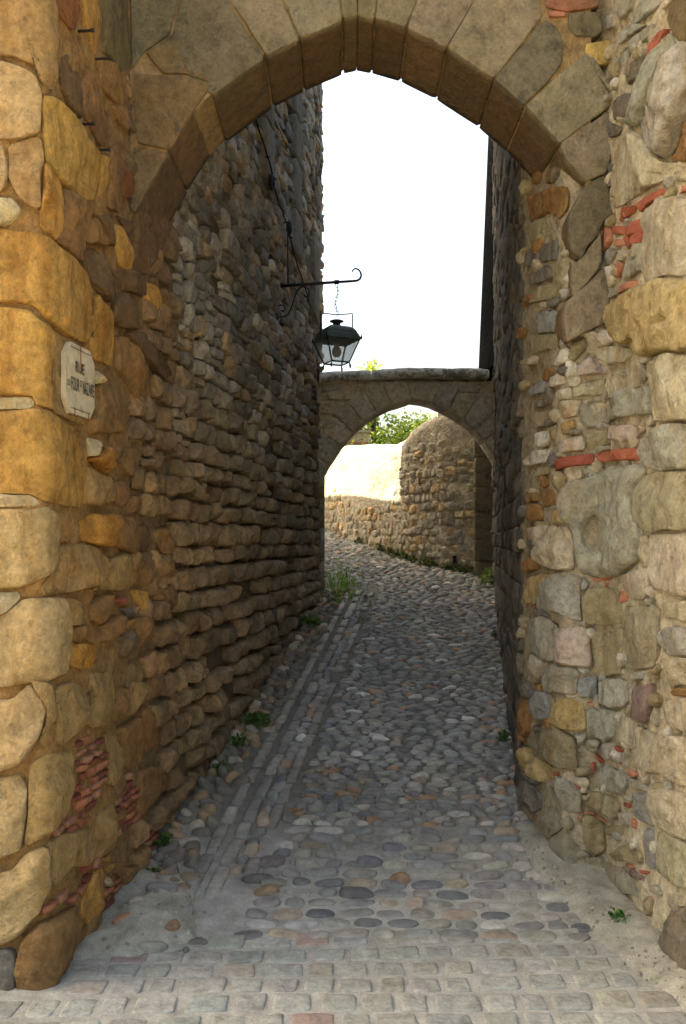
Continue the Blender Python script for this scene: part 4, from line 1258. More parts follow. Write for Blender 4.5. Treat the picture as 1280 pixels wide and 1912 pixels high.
for k, (xa, xb, za, zb_) in enumerate(((596, 692, 693, 689), (694, 834, 689, 685), (836, 912, 685, 687))):
    X0, X1 = (xa - CX) / F * 9.86, (xb - CX) / F * 9.86
    z0, z1 = CZ + (HY - za) / F * 9.86, CZ + (HY - zb_) / F * 9.86
    nx = 20
    prof = [(9.83, -.115), (9.815, -.07), (9.83, -.035), (9.9, -.008), (10.02, .01), (10.18, .008), (10.30, -.012), (10.36, -.035), (10.37, -.07), (10.36, -.115)]
    V = []
    for i in range(nx + 1):
        x = X0 + (X1 - X0) * i / nx
        zz = z0 + (z1 - z0) * i / nx + .018 * math.sin(math.pi * i / nx) * (1 if k == 1 else .4)
        for (yy, dz) in prof:
            V.append((x, yy, zz + dz))
    V = np.array(V)
    V[:, 1] += .01 * fbm(V * 9, 3); V[:, 2] += .012 * fbm(V * 11 + 5, 3)
    m_ = len(prof)
    Fc = [[i * m_ + j, (i + 1) * m_ + j, (i + 1) * m_ + (j + 1) % m_, i * m_ + (j + 1) % m_] for i in range(nx) for j in range(m_)]
    Fc += [list(range(m_)), [nx * m_ + j for j in range(m_)][::-1]]
    mk("coping_slab", V, Fc, M_COPE, low, True, lin((130, 130, 116)))
# its left springer runs down the wall as a narrow pier
recs = []
z = .8
while z < 2.42:
    h = random.uniform(.28, .42)
    if z + h > 2.42: h = 2.42 - z
    V, Fc = box(-.32, -.205, 9.86, 10.24, z, z + h - .006)
    recs.append(("pier_block", V, Fc, jitcol((160, 150, 128), .08), "arch", 10))
    z += h
emit(low, recs, WMATS)

# ------------------------------------------------------------------ curved wall beyond
fw = empty("curved_rubble_wall", (0.5, 12.8, 1.4), "curving rubble stone wall beyond the low arch, partly sunlit", "wall")
TOPPX = [(560, 838), (610, 835), (650, 832), (690, 830), (735, 831), (750, 822), (765, 805), (785, 788), (805, 778), (825, 774), (850, 771), (890, 768), (960, 766)]
def fw_top(s):
    px = np.interp(s, FW.s, FW.px); Yc = np.interp(s, FW.s, FW.P[:, 1])
    return CZ + (HY - np.interp(px, [p[0] for p in TOPPX], [p[1] for p in TOPPX])) / F * Yc
recs = []
z = 1.05
smin = float(np.interp(590, FW.px, FW.s))
while z < 3.3:
    hgt = random.uniform(.07, .12)
    s = smin + random.uniform(0, .1)
    while s < FW.s[-1] - .1:
        w = random.uniform(.08, .2)
        Yc = float(FW.plan(np.array([s]))[0, 1])
        tp = float(fw_top(s + w / 2)); g = float(zg(Yc))
        lim = tp - .22 - .3 * abs(math.sin(s * 1.3 + .6)) - .45 * max(0, min(1, (750 - float(np.interp(s, FW.s, FW.px))) / 30))
        if g - .05 < z < lim:
            zz = z + random.uniform(-.02, .02)
            q = [(s, zz + random.uniform(-.015, .015)), (s + w * .5, zz + random.uniform(-.02, .01)), (s + w, zz + random.uniform(-.015, .015)), (s + w, zz + hgt * random.uniform(.8, 1.05)), (s + w * .5, zz + hgt * random.uniform(.9, 1.15)), (s, zz + hgt * random.uniform(.8, 1.05))]
            V, Fc = stone(FW, q, 12, 4, random.uniform(.008, .018), .05, 4.5, .009, .2, .003, .16, None, random.uniform(-.010, .004), 14, (), .012, False, 1, 2)
            c = random.choice([(194, 180, 154), (182, 170, 146), (200, 182, 150), (174, 164, 144), (194, 184, 160), (204, 176, 130), (170, 162, 146)])
            recs.append(("stone", V, Fc, jitcol(c, .12), "far", hgt * F / Yc * w ** .5))
        s += w
    z += hgt
emit(fw, recs, WMATS, 300, "rubble")
ns, nz = 220, 60
SS = np.linspace(0, FW.s[-1], ns)
V = []
for j in range(nz + 1):
    zz = .8 + (fw_top(SS) - .8) * j / nz
    hh = -.003 + .014 * fbm(np.stack([SS * 7, zz * 7, 0 * SS], 1), 4, .6) - .05 * max(0, (j - nz + 3) / 3) ** 2
    V.append(FW.surf(SS, zz + .018 * fbm(np.stack([SS * 5, 0 * SS, 0 * SS], 1), 3), hh))
V.append(FW.surf(SS, fw_top(SS), np.full(ns, -.4)))
V.append(FW.surf(SS, np.full(ns, .8), np.full(ns, -.4)))
V = np.vstack(V)
i = (np.arange(nz + 2)[:, None] * ns + np.arange(ns - 1)[None]).ravel()
mk("render_coat", V, np.stack([i, i + 1, i + ns + 1, i + ns], 1), M_MORT, fw, True, lin((196, 184, 158)))
# dressed end pier
recs = []
z = 1.15
for h, ex in ((.3, .05), (.26, .02), (.34, .02), (.3, .02), (.36, .02), (.3, .02), (.3, .02), (.3, .02)):
    V, Fc = stone(Wall([(1.585, 11.0), (2.0, 10.98)], .03, 0), [(-.0, z), (.4, z), (.4, z + h), (0, z + h)], 24, 5, .008, .3, 9, .006, .15, .004, .02, None, ex, 8, (), 0, True, 2)
    recs.append(("pier_block", V, Fc, jitcol((136, 126, 104), .08), "arch", 10))
    z += h
emit(fw, recs, WMATS)
V, Fc = box(-.02, .02, -.05, .012, 0, .09)
p = FW.from_px([(848, 1045)]); q = FW.surf([p[0, 0]], [p[0, 1]], [.0])[0]
M_DARK = plain_mat("drain_hole", (.008, .008, .007), .9)
mk("drain_slot", V + q - np.array([0, .012, .04]), Fc, M_DARK, fw, False)

# the outer faces of the gate beyond the sides of the picture: coarse squared blocks
def outer_face(wall, sa, sb, parent, cols):
    parts = []
    z = 0.0
    while z < 5.3:
        hgt = random.uniform(.2, .36)
        s = sa + random.uniform(-.1, 0)
        while s < sb:
            w = min(random.uniform(.28, .6), sb - s + .02)
            q = [(max(s, sa), z), (s + w, z), (s + w, z + hgt), (max(s, sa), z + hgt)]
            V, Fc = stone(wall, q, 28, 8, .022, .06, 10, .012, .14, .006, .04, None, .002, 7, (), .012, False, 1, 4)
            parts.append((V, Fc, jitcol(random.choice(cols), .1)))
            s += w
        z += hgt + .004
    V, Fc, c = join(parts)
    tag(mk("rubble", V, Fc, M_TAN, parent, True, c), kind="stuff")
outer_face(LW, 0.02, float(np.interp(-28, LW.px, LW.s)), left, [COL["gold"], COL["ltan"], COL["tan"]])
outer_face(RW, float(np.interp(1325, RW.px, RW.s)), RW.s[-1] - .02, pier, [COL["rtan"], COL["grey"], COL["och2"]])

# ------------------------------------------------------------------ street lantern on its bracket
WT = np.array([.1338, .991, 0]); WN = np.array([.991, -.1338, 0]); UP = np.array([0, 0, 1.0])
B0 = np.array([-.547, 7.88, CZ + 2.216])
def BP(l, z, t=0.0): return B0 + WN * l + UP * z + WT * t
br = empty("lamp_bracket", B0, "black wrought iron scroll bracket fixed high on the left wall", "bracket")
bar = [BP(-.03, -.012), BP(.2, -.004), BP(.45, .004), BP(.62, .008), BP(.66, .010)]
curl = [BP(.66 + .055 * math.sin(a) , .010 + .052 - .052 * math.cos(a)) for a in np.linspace(.25, 3.9, 14)]
curl = [BP(.66 + (.055 - .004 * k * .4) * math.sin(a), .062 - .052 * math.cos(a)) for k, a in enumerate(np.linspace(.25, 4.2, 14))]
V, Fc = tube(bar + curl, [.015, .014, .0125, .011, .0105] + list(np.linspace(.010, .006, 14)), 8)
arm = mk("arm", V, Fc, M_IRON, br)
sc = []
cx, cz = .235, -.075
for a in np.linspace(-5.4, 1.45, 26):
    r = .022 + .02 * min(1, (a + 5.4) / 6)
    sc.append(BP(cx + r * math.cos(a) , cz + .012 + r * math.sin(a)))
S = [BP(*p) for p in [(.215, -.092), (.225, -.112), (.247, -.105), (.256, -.075), (.243, -.042), (.21, -.024), (.175, -.035), (.145, -.075), (.125, -.13), (.105, -.19), (.08, -.245), (.045, -.275), (.012, -.272), (-.012, -.245), (-.015, -.205), (.008, -.175), (.036, -.185), (.043, -.212), (.028, -.23), (.012, -.22)]]
V, Fc = tube(spline(S, 70), .0065, 6)
mk("scroll", V, Fc, M_IRON, br)
V, Fc = box(-.005, .012, -.02, .02, -.33, .2)
Q = np.outer(V[:, 0] - .02, WN) + np.outer(V[:, 1], WT) + np.outer(V[:, 2], UP) + B0
mk("wall_strap", Q, Fc, M_IRON, br, False)
HL = .497
V, Fc = tube([BP(HL - .02, .004), BP(HL + .02, .006)], .019, 8)
mk("collar", V, Fc, M_IRON, arm)

H = BP(HL, 0)
lz = lambda y: CZ + (HY - y) / F * float(H[1])
ln = empty("street_lantern", (H[0], H[1], lz(690)), "green-grey glazed street lantern hanging by a chain from the bracket", "lantern")
# chain
ztop, zbot = H[2] - .01, lz(588)
nl = 9
pitch = (ztop - zbot) / nl
for k in range(nl):
    zc = ztop - pitch * (k + .5)
    a = [(.0095 * math.cos(t), 0, pitch * .68 * math.sin(t)) for t in np.linspace(0, 2 * math.pi, 13)]
    w = .012 * math.sin(k * .9)
    ang = 0.5 + (k % 2) * math.pi / 2
    P = [np.array([H[0] + w + p[0] * math.cos(ang), H[1] + p[0] * math.sin(ang), zc + p[2]]) for p in a]
    V, Fc = tube(P, .0028, 5, False)
    mk("chain_link", V, Fc, M_IRON, ln)
ROT = math.radians(24)
ca, sa = math.cos(ROT), math.sin(ROT)
def LP(x, y, z): return np.array([H[0] + x * ca - y * sa, H[1] + x * sa + y * ca, z])
def rings(defs, n=4, cap=(True, True), off=math.pi / 4):
    """square (n = 4) or round rings (half width, z)"""
    V = []
    for r, z in defs:
        rr = r * (math.sqrt(2) if n == 4 else 1)
        for k in range(n):
            a = off + 2 * math.pi * k / n
            V.append(LP(rr * math.cos(a), rr * math.sin(a), z))
    m = len(defs)
    Fc = [[i * n + k, i * n + (k + 1) % n, (i + 1) * n + (k + 1) % n, (i + 1) * n + k] for i in range(m - 1) for k in range(n)]
    if cap[0]: Fc.append(list(range(n))[::-1])
    if cap[1]: Fc.append([(m - 1) * n + k for k in range(n)])
    return np.array(V), Fc
M_LAMP = plain_mat("lantern_paint", lin((64, 78, 73)), .5, .2, .35, 30)
M_LAMPD = plain_mat("lantern_frame", (.02, .024, .024), .5, .3, .3, 60)
ez, bz, tz = lz(637), lz(678), lz(612)
V, Fc = rings([(.155, ez - .004), (.160, ez), (.157, ez + .010), (.143, ez + .045), (.138, ez + .05), (.128, ez + .075), (.112, ez + .098), (.09, ez + .114), (.06, ez + .124), (.035, ez + .128)])
roof = mk("roof", V, Fc, M_LAMP, ln, False)
V, Fc = rings([(.034, ez + .122), (.032, ez + .15), (.034, ez + .156), (.06, ez + .166), (.062, ez + .172), (.045, ez + .179), (.0, ez + .182)], 16, (True, False))
mk("chimney_cap", V, Fc, M_LAMPD, roof)
TW, BW = .148, .082
cor = [(1, 1), (-1, 1), (-1, -1), (1, -1)]
for sx, sy in cor:
    V, Fc = tube([LP(sx * TW, sy * TW, ez - .004), LP(sx * BW, sy * BW, bz)], .0075, 4)
    mk("frame_bar", V, Fc, M_LAMPD, ln, False)
    V, Fc = tube([LP(sx * .157, sy * .157, ez), LP(sx * .160, sy * .160, ez + .022), LP(sx * .160, sy * .160, ez + .038)], [.011, .007, .003], 6)
    mk("corner_finial", V, Fc, M_LAMPD, ln)
    V, Fc = tube([LP(sx * BW, sy * BW, bz), LP(sx * (BW + .006), sy * (BW + .006), bz - .03), LP(sx * (BW + .006), sy * (BW + .006), bz - .052)], [.004, .010, .006], 6)
    mk("drop_finial", V, Fc, M_LAMPD, ln)
V = []; parts = []
for a, b in zip(cor, cor[1:] + cor[:1]):
    V, Fc = tube([LP(a[0] * BW, a[1] * BW, bz), LP(b[0] * BW, b[1] * BW, bz)], .0075, 4)
    mk("bottom_rail", V, Fc, M_LAMPD, ln, False)
M_GLASS = bpy.data.materials.new("lantern_glass")
nt, b = nodes(M_GLASS)
tr = nt.nodes.new("ShaderNodeBsdfTransparent"); tr.inputs[0].default_value = (.93, .94, .92, 1)
tl = nt.nodes.new("ShaderNodeBsdfTranslucent"); tl.inputs[0].default_value = (.75, .75, .72, 1)
gl = nt.nodes.new("ShaderNodeBsdfGlossy"); gl.inputs["Roughness"].default_value = .08
m1 = nt.nodes.new("ShaderNodeMixShader"); m1.inputs[0].default_value = .5
m2 = nt.nodes.new("ShaderNodeMixShader"); m2.inputs[0].default_value = .07
nt.links.new(tr.outputs[0], m1.inputs[1]); nt.links.new(tl.outputs[0], m1.inputs[2])
nt.links.new(m1.outputs[0], m2.inputs[1]); nt.links.new(gl.outputs[0], m2.inputs[2])
nt.links.new(m2.outputs[0], nt.nodes["Material Output"].inputs[0])
for a, b_ in zip(cor, cor[1:] + cor[:1]):
    q = .985
    V = [LP(a[0] * TW * q, a[1] * TW * q, ez - .006), LP(b_[0] * TW * q, b_[1] * TW * q, ez - .006), LP(b_[0] * BW * q, b_[1] * BW * q, bz + .004), LP(a[0] * BW * q, a[1] * BW * q, bz + .004)]
    mk("glass_pane", V, [[0, 1, 2, 3]], M_GLASS, ln, False)
M_BULB = plain_mat("frosted_bulb", (.55, .55, .52), .35, 0, .05)
V, Fc = rings([(.016, ez), (.018, ez - .03), (.022, ez - .045), (.036, ez - .07), (.041, ez - .095), (.036, ez - .12), (.02, ez - .135), (.001, ez - .139)], 14, (True, False))
mk("bulb", V, Fc, M_BULB, ln)
yk = lz(588)
V, Fc = tube([LP(-.15, 0, ez + .012), LP(-.150, 0, yk - .012), LP(-.15, 0, yk - .004), LP(-.08, 0, yk + .002), LP(0, 0, yk), LP(.08, 0, yk + .014), LP(.15, 0, yk + .026), LP(.15, 0, yk + .012), LP(.15, 0, ez + .012)], .0055, 5)
mk("hanger_yoke", V, Fc, M_LAMPD, ln, False)

# ------------------------------------------------------------------ street name plate
ss = lambda pts: [(60 + a / 6.375, 560 + b / 6.375) for a, b in pts]
PL = LW.from_px(ss([(400, 470), (630, 660), (665, 840), (655, 1150), (640, 1290), (590, 1440), (355, 1310), (315, 1080), (345, 620)]))
sg_loc = LW.surf([PL[:, 0].mean()], [PL[:, 1].min()], [.03])[0]
sg = empty("street_name_plate", sg_loc, "cream enamel street name plate with clipped corners reading RUE DU FOUR ST NAZAIRE", "sign")
s0, s1 = PL[:, 0].min(), PL[:, 0].max(); z0, z1 = PL[:, 1].min(), PL[:, 1].max()
cs, cz_ = (s1 - s0) * .16, (z1 - z0) * .17
# regular plate on the wall plane: a rectangle with clipped corners, a little out of plumb
tilt = 0.0
zlo, zhi = PL[[5, 6], 1].mean(), PL[[0, 1], 1].mean()
R8 = [(s0 + cs, zlo), (s1 - cs, zlo), (s1, zlo + cz_), (s1, zhi - cz_), (s1 - cs, zhi), (s0 + cs, zhi), (s0, zhi - cz_), (s0, zlo + cz_)]
R8 = np.array(R8)
HP = .028
V = np.vstack([LW.surf(R8[:, 0], R8[:, 1], np.full(8, HP - .02)), LW.surf(R8[:, 0], R8[:, 1], np.full(8, HP))])
Fc = [[k, (k + 1) % 8, 8 + (k + 1) % 8, 8 + k] for k in range(8)] + [list(range(8))[::-1], list(range(8, 16))]
M_PLATE = stone_mat("enamel_plate", stain=lin((176, 150, 112)), stain_fac=.35, bump=.03, rough=.35, speckle=.04, big=9)
plate = mk("plate", V, Fc, M_PLATE, sg, False, lin((202, 186, 152)))
M_INK = plain_mat("plate_lettering", lin((48, 48, 44)), .5, 0, .3, 200, 0)
def lettering(txt, sa_, sb_, za, zb_, name):
    cu = bpy.data.curves.new("lettering", 'FONT')
    cu.body = txt; cu.resolution_u = 3
    cu.offset = .012
    ob = bpy.data.objects.new("lettering", cu)
    C.objects.link(ob)
    bpy.context.view_layer.update()
    me = bpy.data.meshes.new_from_object(ob.evaluated_get(bpy.context.evaluated_depsgraph_get()))
    v = np.array([p.co[:] for p in me.vertices]); f = [list(p.vertices) for p in me.polygons]
    bpy.data.objects.remove(ob)
    bpy.data.meshes.remove(me)
    a = (v[:, 0] - v[:, 0].min()) / np.ptp(v[:, 0]); b = (v[:, 1] - v[:, 1].min()) / np.ptp(v[:, 1])
    W_ = LW.surf(sa_ + a * (sb_ - sa_), za + b * (zb_ - za), np.full(len(v), HP + .0022))
    mk(name, W_, f, M_INK, plate, False)
pw, ph = s1 - s0, zhi - zlo
lettering("RUE", s0 + .32 * pw, s0 + .62 * pw, zlo + .60 * ph, zlo + .76 * ph, "lettering")
lettering("DU", s0 + .04 * pw, s0 + .14 * pw, zlo + .37 * ph, zlo + .46 * ph, "lettering")
lettering("FOUR S\u1d40 NAZAIRE" if False else "FOUR", s0 + .17 * pw, s0 + .44 * pw, zlo + .33 * ph, zlo + .52 * ph, "lettering")
lettering("ST", s0 + .46 * pw, s0 + .545 * pw, zlo + .41 * ph, zlo + .51 * ph, "lettering")
lettering("NAZAIRE", s0 + .56 * pw, s0 + .97 * pw, zlo + .33 * ph, zlo + .52 * ph, "lettering")
for zz in (zlo + .07 * ph, zhi - .07 * ph):
    V = LW.surf(np.array([s0 + cs, s1 - cs, s1 - cs, s0 + cs]), np.array([zz, zz, zz + .003, zz + .003]), np.full(4, HP + .002))
    mk("border_line", V, [[0, 1, 2, 3]], M_INK, plate, False)
M_STREAK = plain_mat("rust_streak", lin((130, 78, 44)), .8, 0, .5, 90, 0)
for fs, za, zb_ in ((.5, .62, 1.0), (.3, -.03, .09), (.78, -.03, .08)):
    V, Fc = tube([LW.surf([s0 + fs * pw], [zlo + za * ph], [HP - .001])[0], LW.surf([s0 + fs * pw], [zlo + zb_ * ph], [HP - .001])[0]], .0035, 6)
    mk("fixing_clip", V, Fc, M_STREAK, sg)

# ------------------------------------------------------------------ iron spikes in the left reveal
for px, py, lab in ((150, 58, "short black iron spike highest in the left reveal"), (178, 110, "black iron spike second from the top in the left reveal"),
                    (152, 232, "black iron spike third from the top in the left reveal"), (181, 280, "lowest of the four black iron spikes in the left reveal")):
    q = LW.from_px([(px, py)])
    a = [LW.surf([q[0, 0]], [q[0, 1] + d], [h])[0] for h, d in ((-.02, 0), (.03, -.001), (.046, -.001), (.047, -.001), (.058, -.001))]
    V, Fc = tube(a, [.0055, .0055, .005, .009, .008], 8)
    tag(mk("iron_spike", V, Fc, M_RUST), lab, "spike", "iron spikes in the left reveal")

# ------------------------------------------------------------------ cable strung down the left wall
cab = [(462, 225), (470, 252), (482, 290), (493, 335), (505, 378), (517, 410), (523, 425), (533, 470), (549, 515), (563, 560), (580, 600), (601, 645)]
L_ = LW.from_px(cab)
pts = spline(LW.surf(L_[:, 0], L_[:, 1], np.full(len(cab), .07)), 90)
pts += .012 * np.stack([fbm(pts * 5, 2), fbm(pts * 5 + 9, 2), fbm(pts * 5 + 20, 2)], 1)
ca_ = empty("wall_cable", pts[45], "thin black cable with ties slanting down the upper left wall", "cable")
V, Fc = tube(pts, .007, 5)
mk("cable", V, Fc, M_IRON, ca_)
for k in range(3, 88, 7):
    d = np.array([random.uniform(-.03, .03), random.uniform(-.02, .02), random.uniform(-.015, .015)])
    V, Fc = tube([pts[k] - d, pts[k] + d], .006, 5)
    mk("cable_tie", V, Fc, M_IRON, ca_)
for pxy in ((491, 340), (525, 425)):
    l = LW.from_px([pxy]); c0 = LW.surf(l[:, 0], l[:, 1], [.07])[0]
    V, Fc = tube([c0 + np.array([0, 0, -.07]), c0 + np.array([0, 0, -.03]), c0 + np.array([0, 0, .03]), c0 + np.array([0, 0, .06])], [.008, .028, .026, .008], 8)
    mk("junction_box", V, Fc, M_IRON, ca_)
l = LW.from_px([(521, 425), (521, 470), (521.5, 530)])
V, Fc = tube(LW.surf(l[:, 0], l[:, 1], np.full(3, .075)), .006, 5)
tag(mk("lamp_feed_wire", V, Fc, M_IRON), "thin black wire dropping straight down the wall to the lamp bracket", "wire")

# ------------------------------------------------------------------ plants
def leaf_mat(name, tl):
    m = bpy.data.materials.new(name)
    nt, b = nodes(m)
    a = nt.nodes.new("ShaderNodeAttribute"); a.attribute_name = "col"
    nt.links.new(a.outputs["Color"], b.inputs["Base Color"])
    b.inputs["Roughness"].default_value = .55
    t = nt.nodes.new("ShaderNodeBsdfTranslucent"); nt.links.new(a.outputs["Color"], t.inputs[0])
    mx = nt.nodes.new("ShaderNodeMixShader"); mx.inputs[0].default_value = tl
    nt.links.new(b.outputs[0], mx.inputs[1]); nt.links.new(t.outputs[0], mx.inputs[2])
    nt.links.new(mx.outputs[0], nt.nodes["Material Output"].inputs[0])
    return m
M_LEAF = leaf_mat("leaf", .4)
M_TREE = leaf_mat("tree_leaf", .45)
M_BARK = plain_mat("bark", (.10, .08, .055), .9, 0, .4, 20, .5)

def leaves(centres, size, cols, flat=.3, lift=0.0):
    n = len(centres)
    d = RNG.normal(size=(n, 3)); d /= np.linalg.norm(d, axis=1)[:, None]
    d[:, 2] = d[:, 2] * flat + lift
    d /= np.linalg.norm(d, axis=1)[:, None]
    r = RNG.normal(size=(n, 3))
    w = np.cross(d, r); w /= np.linalg.norm(w, axis=1)[:, None]
    nn = np.cross(d, w)
    sz = (size * RNG.uniform(.6, 1.3, n))[:, None]
    c = np.asarray(centres)
    V = np.stack([c, c + d * sz * .5 + w * sz * .32 + nn * sz * .08, c + d * sz, c + d * sz * .5 - w * sz * .32 + nn * sz * .08], 1).reshape(-1, 3)
    i = np.arange(n) * 4
    Fc = np.vstack([np.stack([i, i + 1, i + 2], 1), np.stack([i, i + 2, i + 3], 1)])
    return V, Fc, np.repeat(cols, 4, 0)

def greens(n, a, b):
    t = RNG.uniform(0, 1, (n, 1))
    return (lin(a) * (1 - t) + lin(b) * t) * RNG.uniform(.7, 1.2, (n, 1))

def weed(px, py, Y, r, n, size, label, a=(58, 84, 34), b=(104, 136, 56), X=None, flat=.8, group="weeds along the alley", hgt=1.0):
    g = at(px, py, Y)
    g[2] = float(zg(Y))
    e = empty("weed", g, label, "weed", group)
    m = 7
    parts = []
    for k in range(m):
        ang = RNG.uniform(0, 6.28); rr = RNG.uniform(.2, 1) * r
        tip = g + np.array([math.cos(ang) * rr, math.sin(ang) * rr, r * hgt * RNG.uniform(.5, 1.2)])
        V, Fc = tube([g - [0, 0, .01], (g + tip) / 2 + [0, 0, r * .15], tip], .0022, 4)
        parts.append((V, Fc, lin((92, 110, 52))))
    V, Fc, c = join(parts)
    mk("stems", V, Fc, M_LEAF, e, True, c)
    u = RNG.normal(size=(n, 3)); u /= np.linalg.norm(u, axis=1)[:, None]
    rad = RNG.uniform(.3, 1, n) ** .5
    cc = g + np.stack([u[:, 0] * rad * r, u[:, 1] * rad * r, np.abs(u[:, 2]) * rad * r * hgt + .006], 1)
    V, Fc, c = leaves(cc, size, greens(n, a, b), flat, .4)
    mk("leaves", V, Fc, M_LEAF, e, False, c)

def gy_(py): return 4115.0 / (py - 1010 + 310)
weed(1157, 1742, 3.98, .05, 130, .026, "small bright green leafy weed at the foot of the right pier", (46, 96, 26), (92, 148, 54), flat=.9, hgt=1.2)
weed(478, 1356, gy_(1356), .10, 240, .034, "largest dark green weed tuft at the foot of the left wall", hgt=.9)
weed(444, 1392, gy_(1392), .06, 110, .03, "small weed tuft just below the largest one by the left wall")
weed(412, 1440, gy_(1440), .05, 80, .028, "dim weed tuft against the left wall nearest the cement patch")
weed(576, 1170, gy_(1170), .12, 200, .04, "low weed tuft beside the gutter halfway up the left wall", (70, 96, 40), (120, 150, 70))
weed(305, 1580, gy_(1580), .05, 80, .03, "weed squeezed between wall and cobbles above the cement patch")
weed(284, 1640, gy_(1640), .04, 60, .026, "tiny weed at the top edge of the cement patch")
weed(941, 1382, gy_(1382), .05, 60, .03, "tiny weed at the foot of the dark right wall")
weed(917, 1092, gy_(1092), .14, 200, .05, "bushy weed in the corner below the low arch's right end", (84, 104, 40), (140, 160, 70), hgt=1.6)
weed(925, 1190, gy_(1190), .05, 50, .04, "small weed halfway along the dark right wall")
far_sp = [(672, 1014), (712, 1027), (728, 1034), (742, 1040), (757, 1044), (772, 1049), (792, 1054), (806, 1057), (835, 1063), (857, 1066), (872, 1069)]
names = ["farthest weed along the curved wall's foot"] + ["second to eleventh weed in the row along the curved wall's foot"] * 10
ordn = ["farthest", "second farthest", "third farthest", "fourth farthest", "fifth farthest", "sixth farthest", "fifth nearest", "fourth nearest", "third nearest", "second nearest", "nearest"]
for (px, py), o_ in zip(far_sp, ordn):
    Yw = gy_(py)
    weed(px, py, Yw, random.uniform(.06, .11), 90, .05, o_ + " weed in the row along the foot of the curved wall", (84, 98, 52), (128, 136, 84), group="weeds along the curved wall")

def blades(pts, hmin, hmax, cols):
    V, Fs, cs = [], [], []
    for (x, y), c in zip(pts, cols):
        z = float(zg(y)); h = random.uniform(hmin, hmax); a = random.uniform(0, 6.28); w = .005
        l = h * random.uniform(.2, .8); b = random.uniform(0, 6.28)
        p = np.array([x, y, z]); d = np.array([math.cos(a), math.sin(a), 0]) * w; t = np.array([math.cos(b) * l, math.sin(b) * l, h])
        n = len(V)
        V += [p - d, p + d, p + t * .55 + d * .7 + [0, 0, h * .12], p + t * .55 - d * .7 + [0, 0, h * .12], p + t]
        Fs += [[n, n + 1, n + 2, n + 3], [n + 3, n + 2, n + 4]]
        cs += [c] * 5
    return np.array(V), Fs, np.array(cs)
pts = [(RNG.normal(-.02, .11), RNG.normal(10.35, .5)) for _ in range(500)]
pts = [p for p in pts if p[1] > 9.6]
V, Fs, cs = blades(pts, .03, .10, greens(len(pts), (74, 112, 30), (134, 172, 56)))
tag(mk("grass_tuft", V, Fs, M_LEAF, None, False, cs), "bright green grass tuft at the far end of the left wall", "grass", None, "stuff")
pts = [(RNG.uniform(-.3, .75), RNG.uniform(10.6, 12.6)) for _ in range(900)] + [(RNG.normal(.1, .1), RNG.normal(9.2, .5)) for _ in range(250)] + [(RNG.normal(.28, .08), RNG.normal(9.4, .3)) for _ in range(120)]
pts = [p for p in pts if vnoise(np.array([[p[0] * 3, p[1] * 3, 0]]))[0] > -.1]
V, Fs, cs = blades(pts, .012, .035, greens(len(pts), (90, 104, 52), (136, 144, 78)))
tag(mk("thin_grass", V, Fs, M_LEAF, None, False, cs), "thin grass growing between cobbles beyond the low arch", "grass", None, "stuff")

# ------------------------------------------------------------------ trees behind the curved wall
def tree(name, base, blobs, n, size, label, a, b):
    e = empty(name, base, label, "tree", "trees behind the curved wall")
    base = np.array(base, float)
    cen = np.array([bl[:3] for bl in blobs])
    top = cen.mean(0)
    V, Fc = tube([base, base * .6 + top * .4 + [.05, 0, 0], top], [.16, .12, .05], 8)
    tk = mk("trunk", V, Fc, M_BARK, e)
    allc = []
    for bl in blobs:
        c = np.array(bl[:3])
        V, Fc = tube([base * .5 + top * .5, (base * .3 + top * .3 + c * .4) + [0, 0, .1], c], [.07, .045, .015], 6)
        mk("limb", V, Fc, M_BARK, e)
        m = int(n * bl[3] ** 2)
        k = max(4, int(m / 45))
        # leaves gathered in sprays so that gaps stay between them
        u = RNG.normal(size=(k, 3)); u /= np.linalg.norm(u, axis=1)[:, None]
        sp = c + u * (RNG.uniform(.25, 1, (k, 1)) ** .6) * np.array([bl[3], bl[3], bl[3] * bl[4]])
        for q in sp:
            allc.append(q + RNG.normal(size=(45, 3)) * np.array([.13, .13, .09]) * bl[3] ** .3)
    cc = np.vstack(allc)
    V, Fc, c = leaves(cc, size, greens(len(cc), a, b), .7, -.15)
    mk("crown", V, Fc, M_TREE, e, False, c)
gb = float(zg(19))
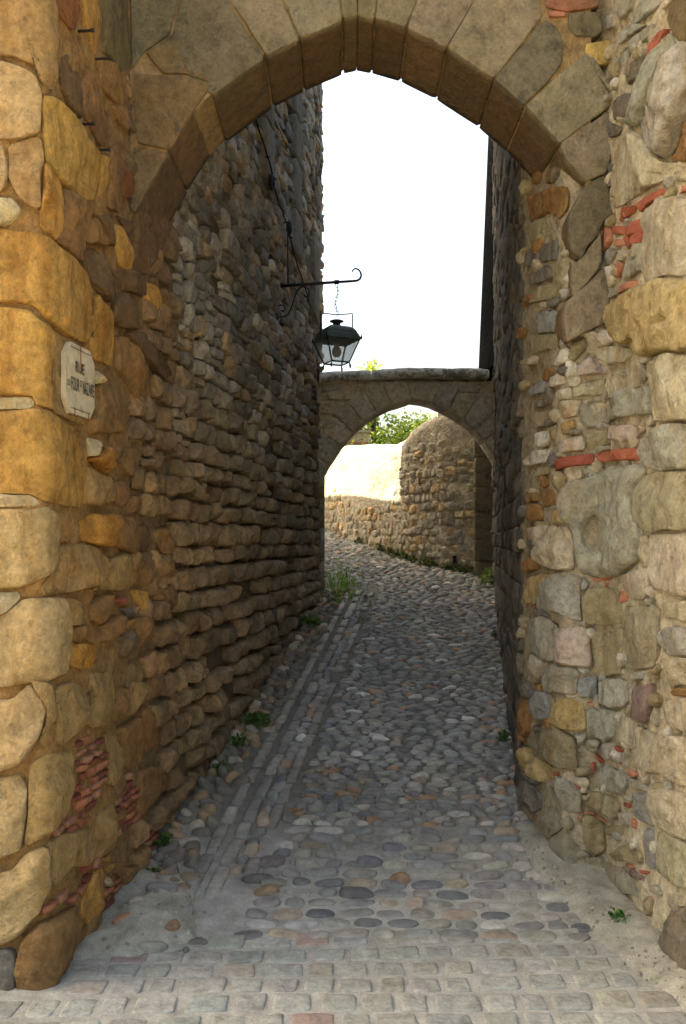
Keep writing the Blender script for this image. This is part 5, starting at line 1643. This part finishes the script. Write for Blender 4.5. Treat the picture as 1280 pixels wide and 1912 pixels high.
tree("leafy_tree", (.7, 19.4, gb), [(-.35, 19.2, 4.2, .62, 1.0), (.25, 19.5, 4.4, .6, 1.0), (.55, 19.4, 4.9, .45, 1.2), (.62, 19.5, 5.25, .26, 1.4), (1.0, 19.2, 3.7, .75, .9), (1.7, 19.3, 3.75, .7, .85), (.5, 18.9, 3.4, .6, .8), (2.2, 19.6, 3.5, .5, .8), (-.1, 19.2, 4.9, .3, 1.0)],
     5200, .085, "bright yellow-green leafy tree rising behind the curved wall", (128, 150, 48), (178, 190, 84))
tree("shady_tree", (.2, 17.6, gb), [(.3, 17.5, 3.35, .32, .7), (.65, 17.6, 3.3, .3, .7)], 5200, .06, "small darker green tree between the far parapet and the curved wall", (56, 92, 30), (104, 140, 50))

# ------------------------------------------------------------------ far parapet and chimney
M_HOUSE = stone_mat("far_plaster", stain=lin((150, 136, 112)), stain_fac=.4, bump=.3, grain=20)
hb = empty("far_house", (.22, 19.0, 2.2), "pale stone parapet of a far house above the sunlit wall", "house")
Yh = 18.6
x0, z0_, x1, z1_ = (625 - CX) / F * Yh, 2.0, (690 - CX) / F * Yh, CZ + (HY - 808) / F * Yh
V, Fc = box(x0 - 1.2, x1, Yh, Yh + .5, 2.0, z1_); mk("wall", V, Fc, M_HOUSE, hb, False, lin((176, 162, 134)))
V, Fc = box(x0 - 1.2, x1 + .03, Yh - .04, Yh + .54, z1_ + .003, z1_ + .05); mk("coping", V, Fc, M_HOUSE, hb, False, lin((150, 140, 118)))
zt = CZ + (HY - 824) / F * Yh
for k in range(6):
    xx = x1 - .42 + k * .065
    V, Fc = box(xx, xx + .055, Yh - .05, Yh - .003, zt - .05, zt - .02); mk("roof_tile", V, Fc, M_BRICK, hb, False, lin((178, 106, 70)))
Yc = 15.5
ch = empty("chimney", ((821 - CX) / F * Yc, Yc, 3.3), "small capped chimney peeping over the top of the curved wall", "chimney")
xc = (821 - CX) / F * Yc; zc = CZ + (HY - 764) / F * Yc
V, Fc = box(xc - .045, xc + .045, Yc - .05, Yc + .05, 1.9, zc - .03); mk("stack", V, Fc, M_HOUSE, ch, False, lin((196, 184, 160)))
V, Fc = box(xc - .065, xc + .065, Yc - .07, Yc + .07, zc - .027, zc); mk("cap", V, Fc, M_HOUSE, ch, False, lin((186, 150, 120)))
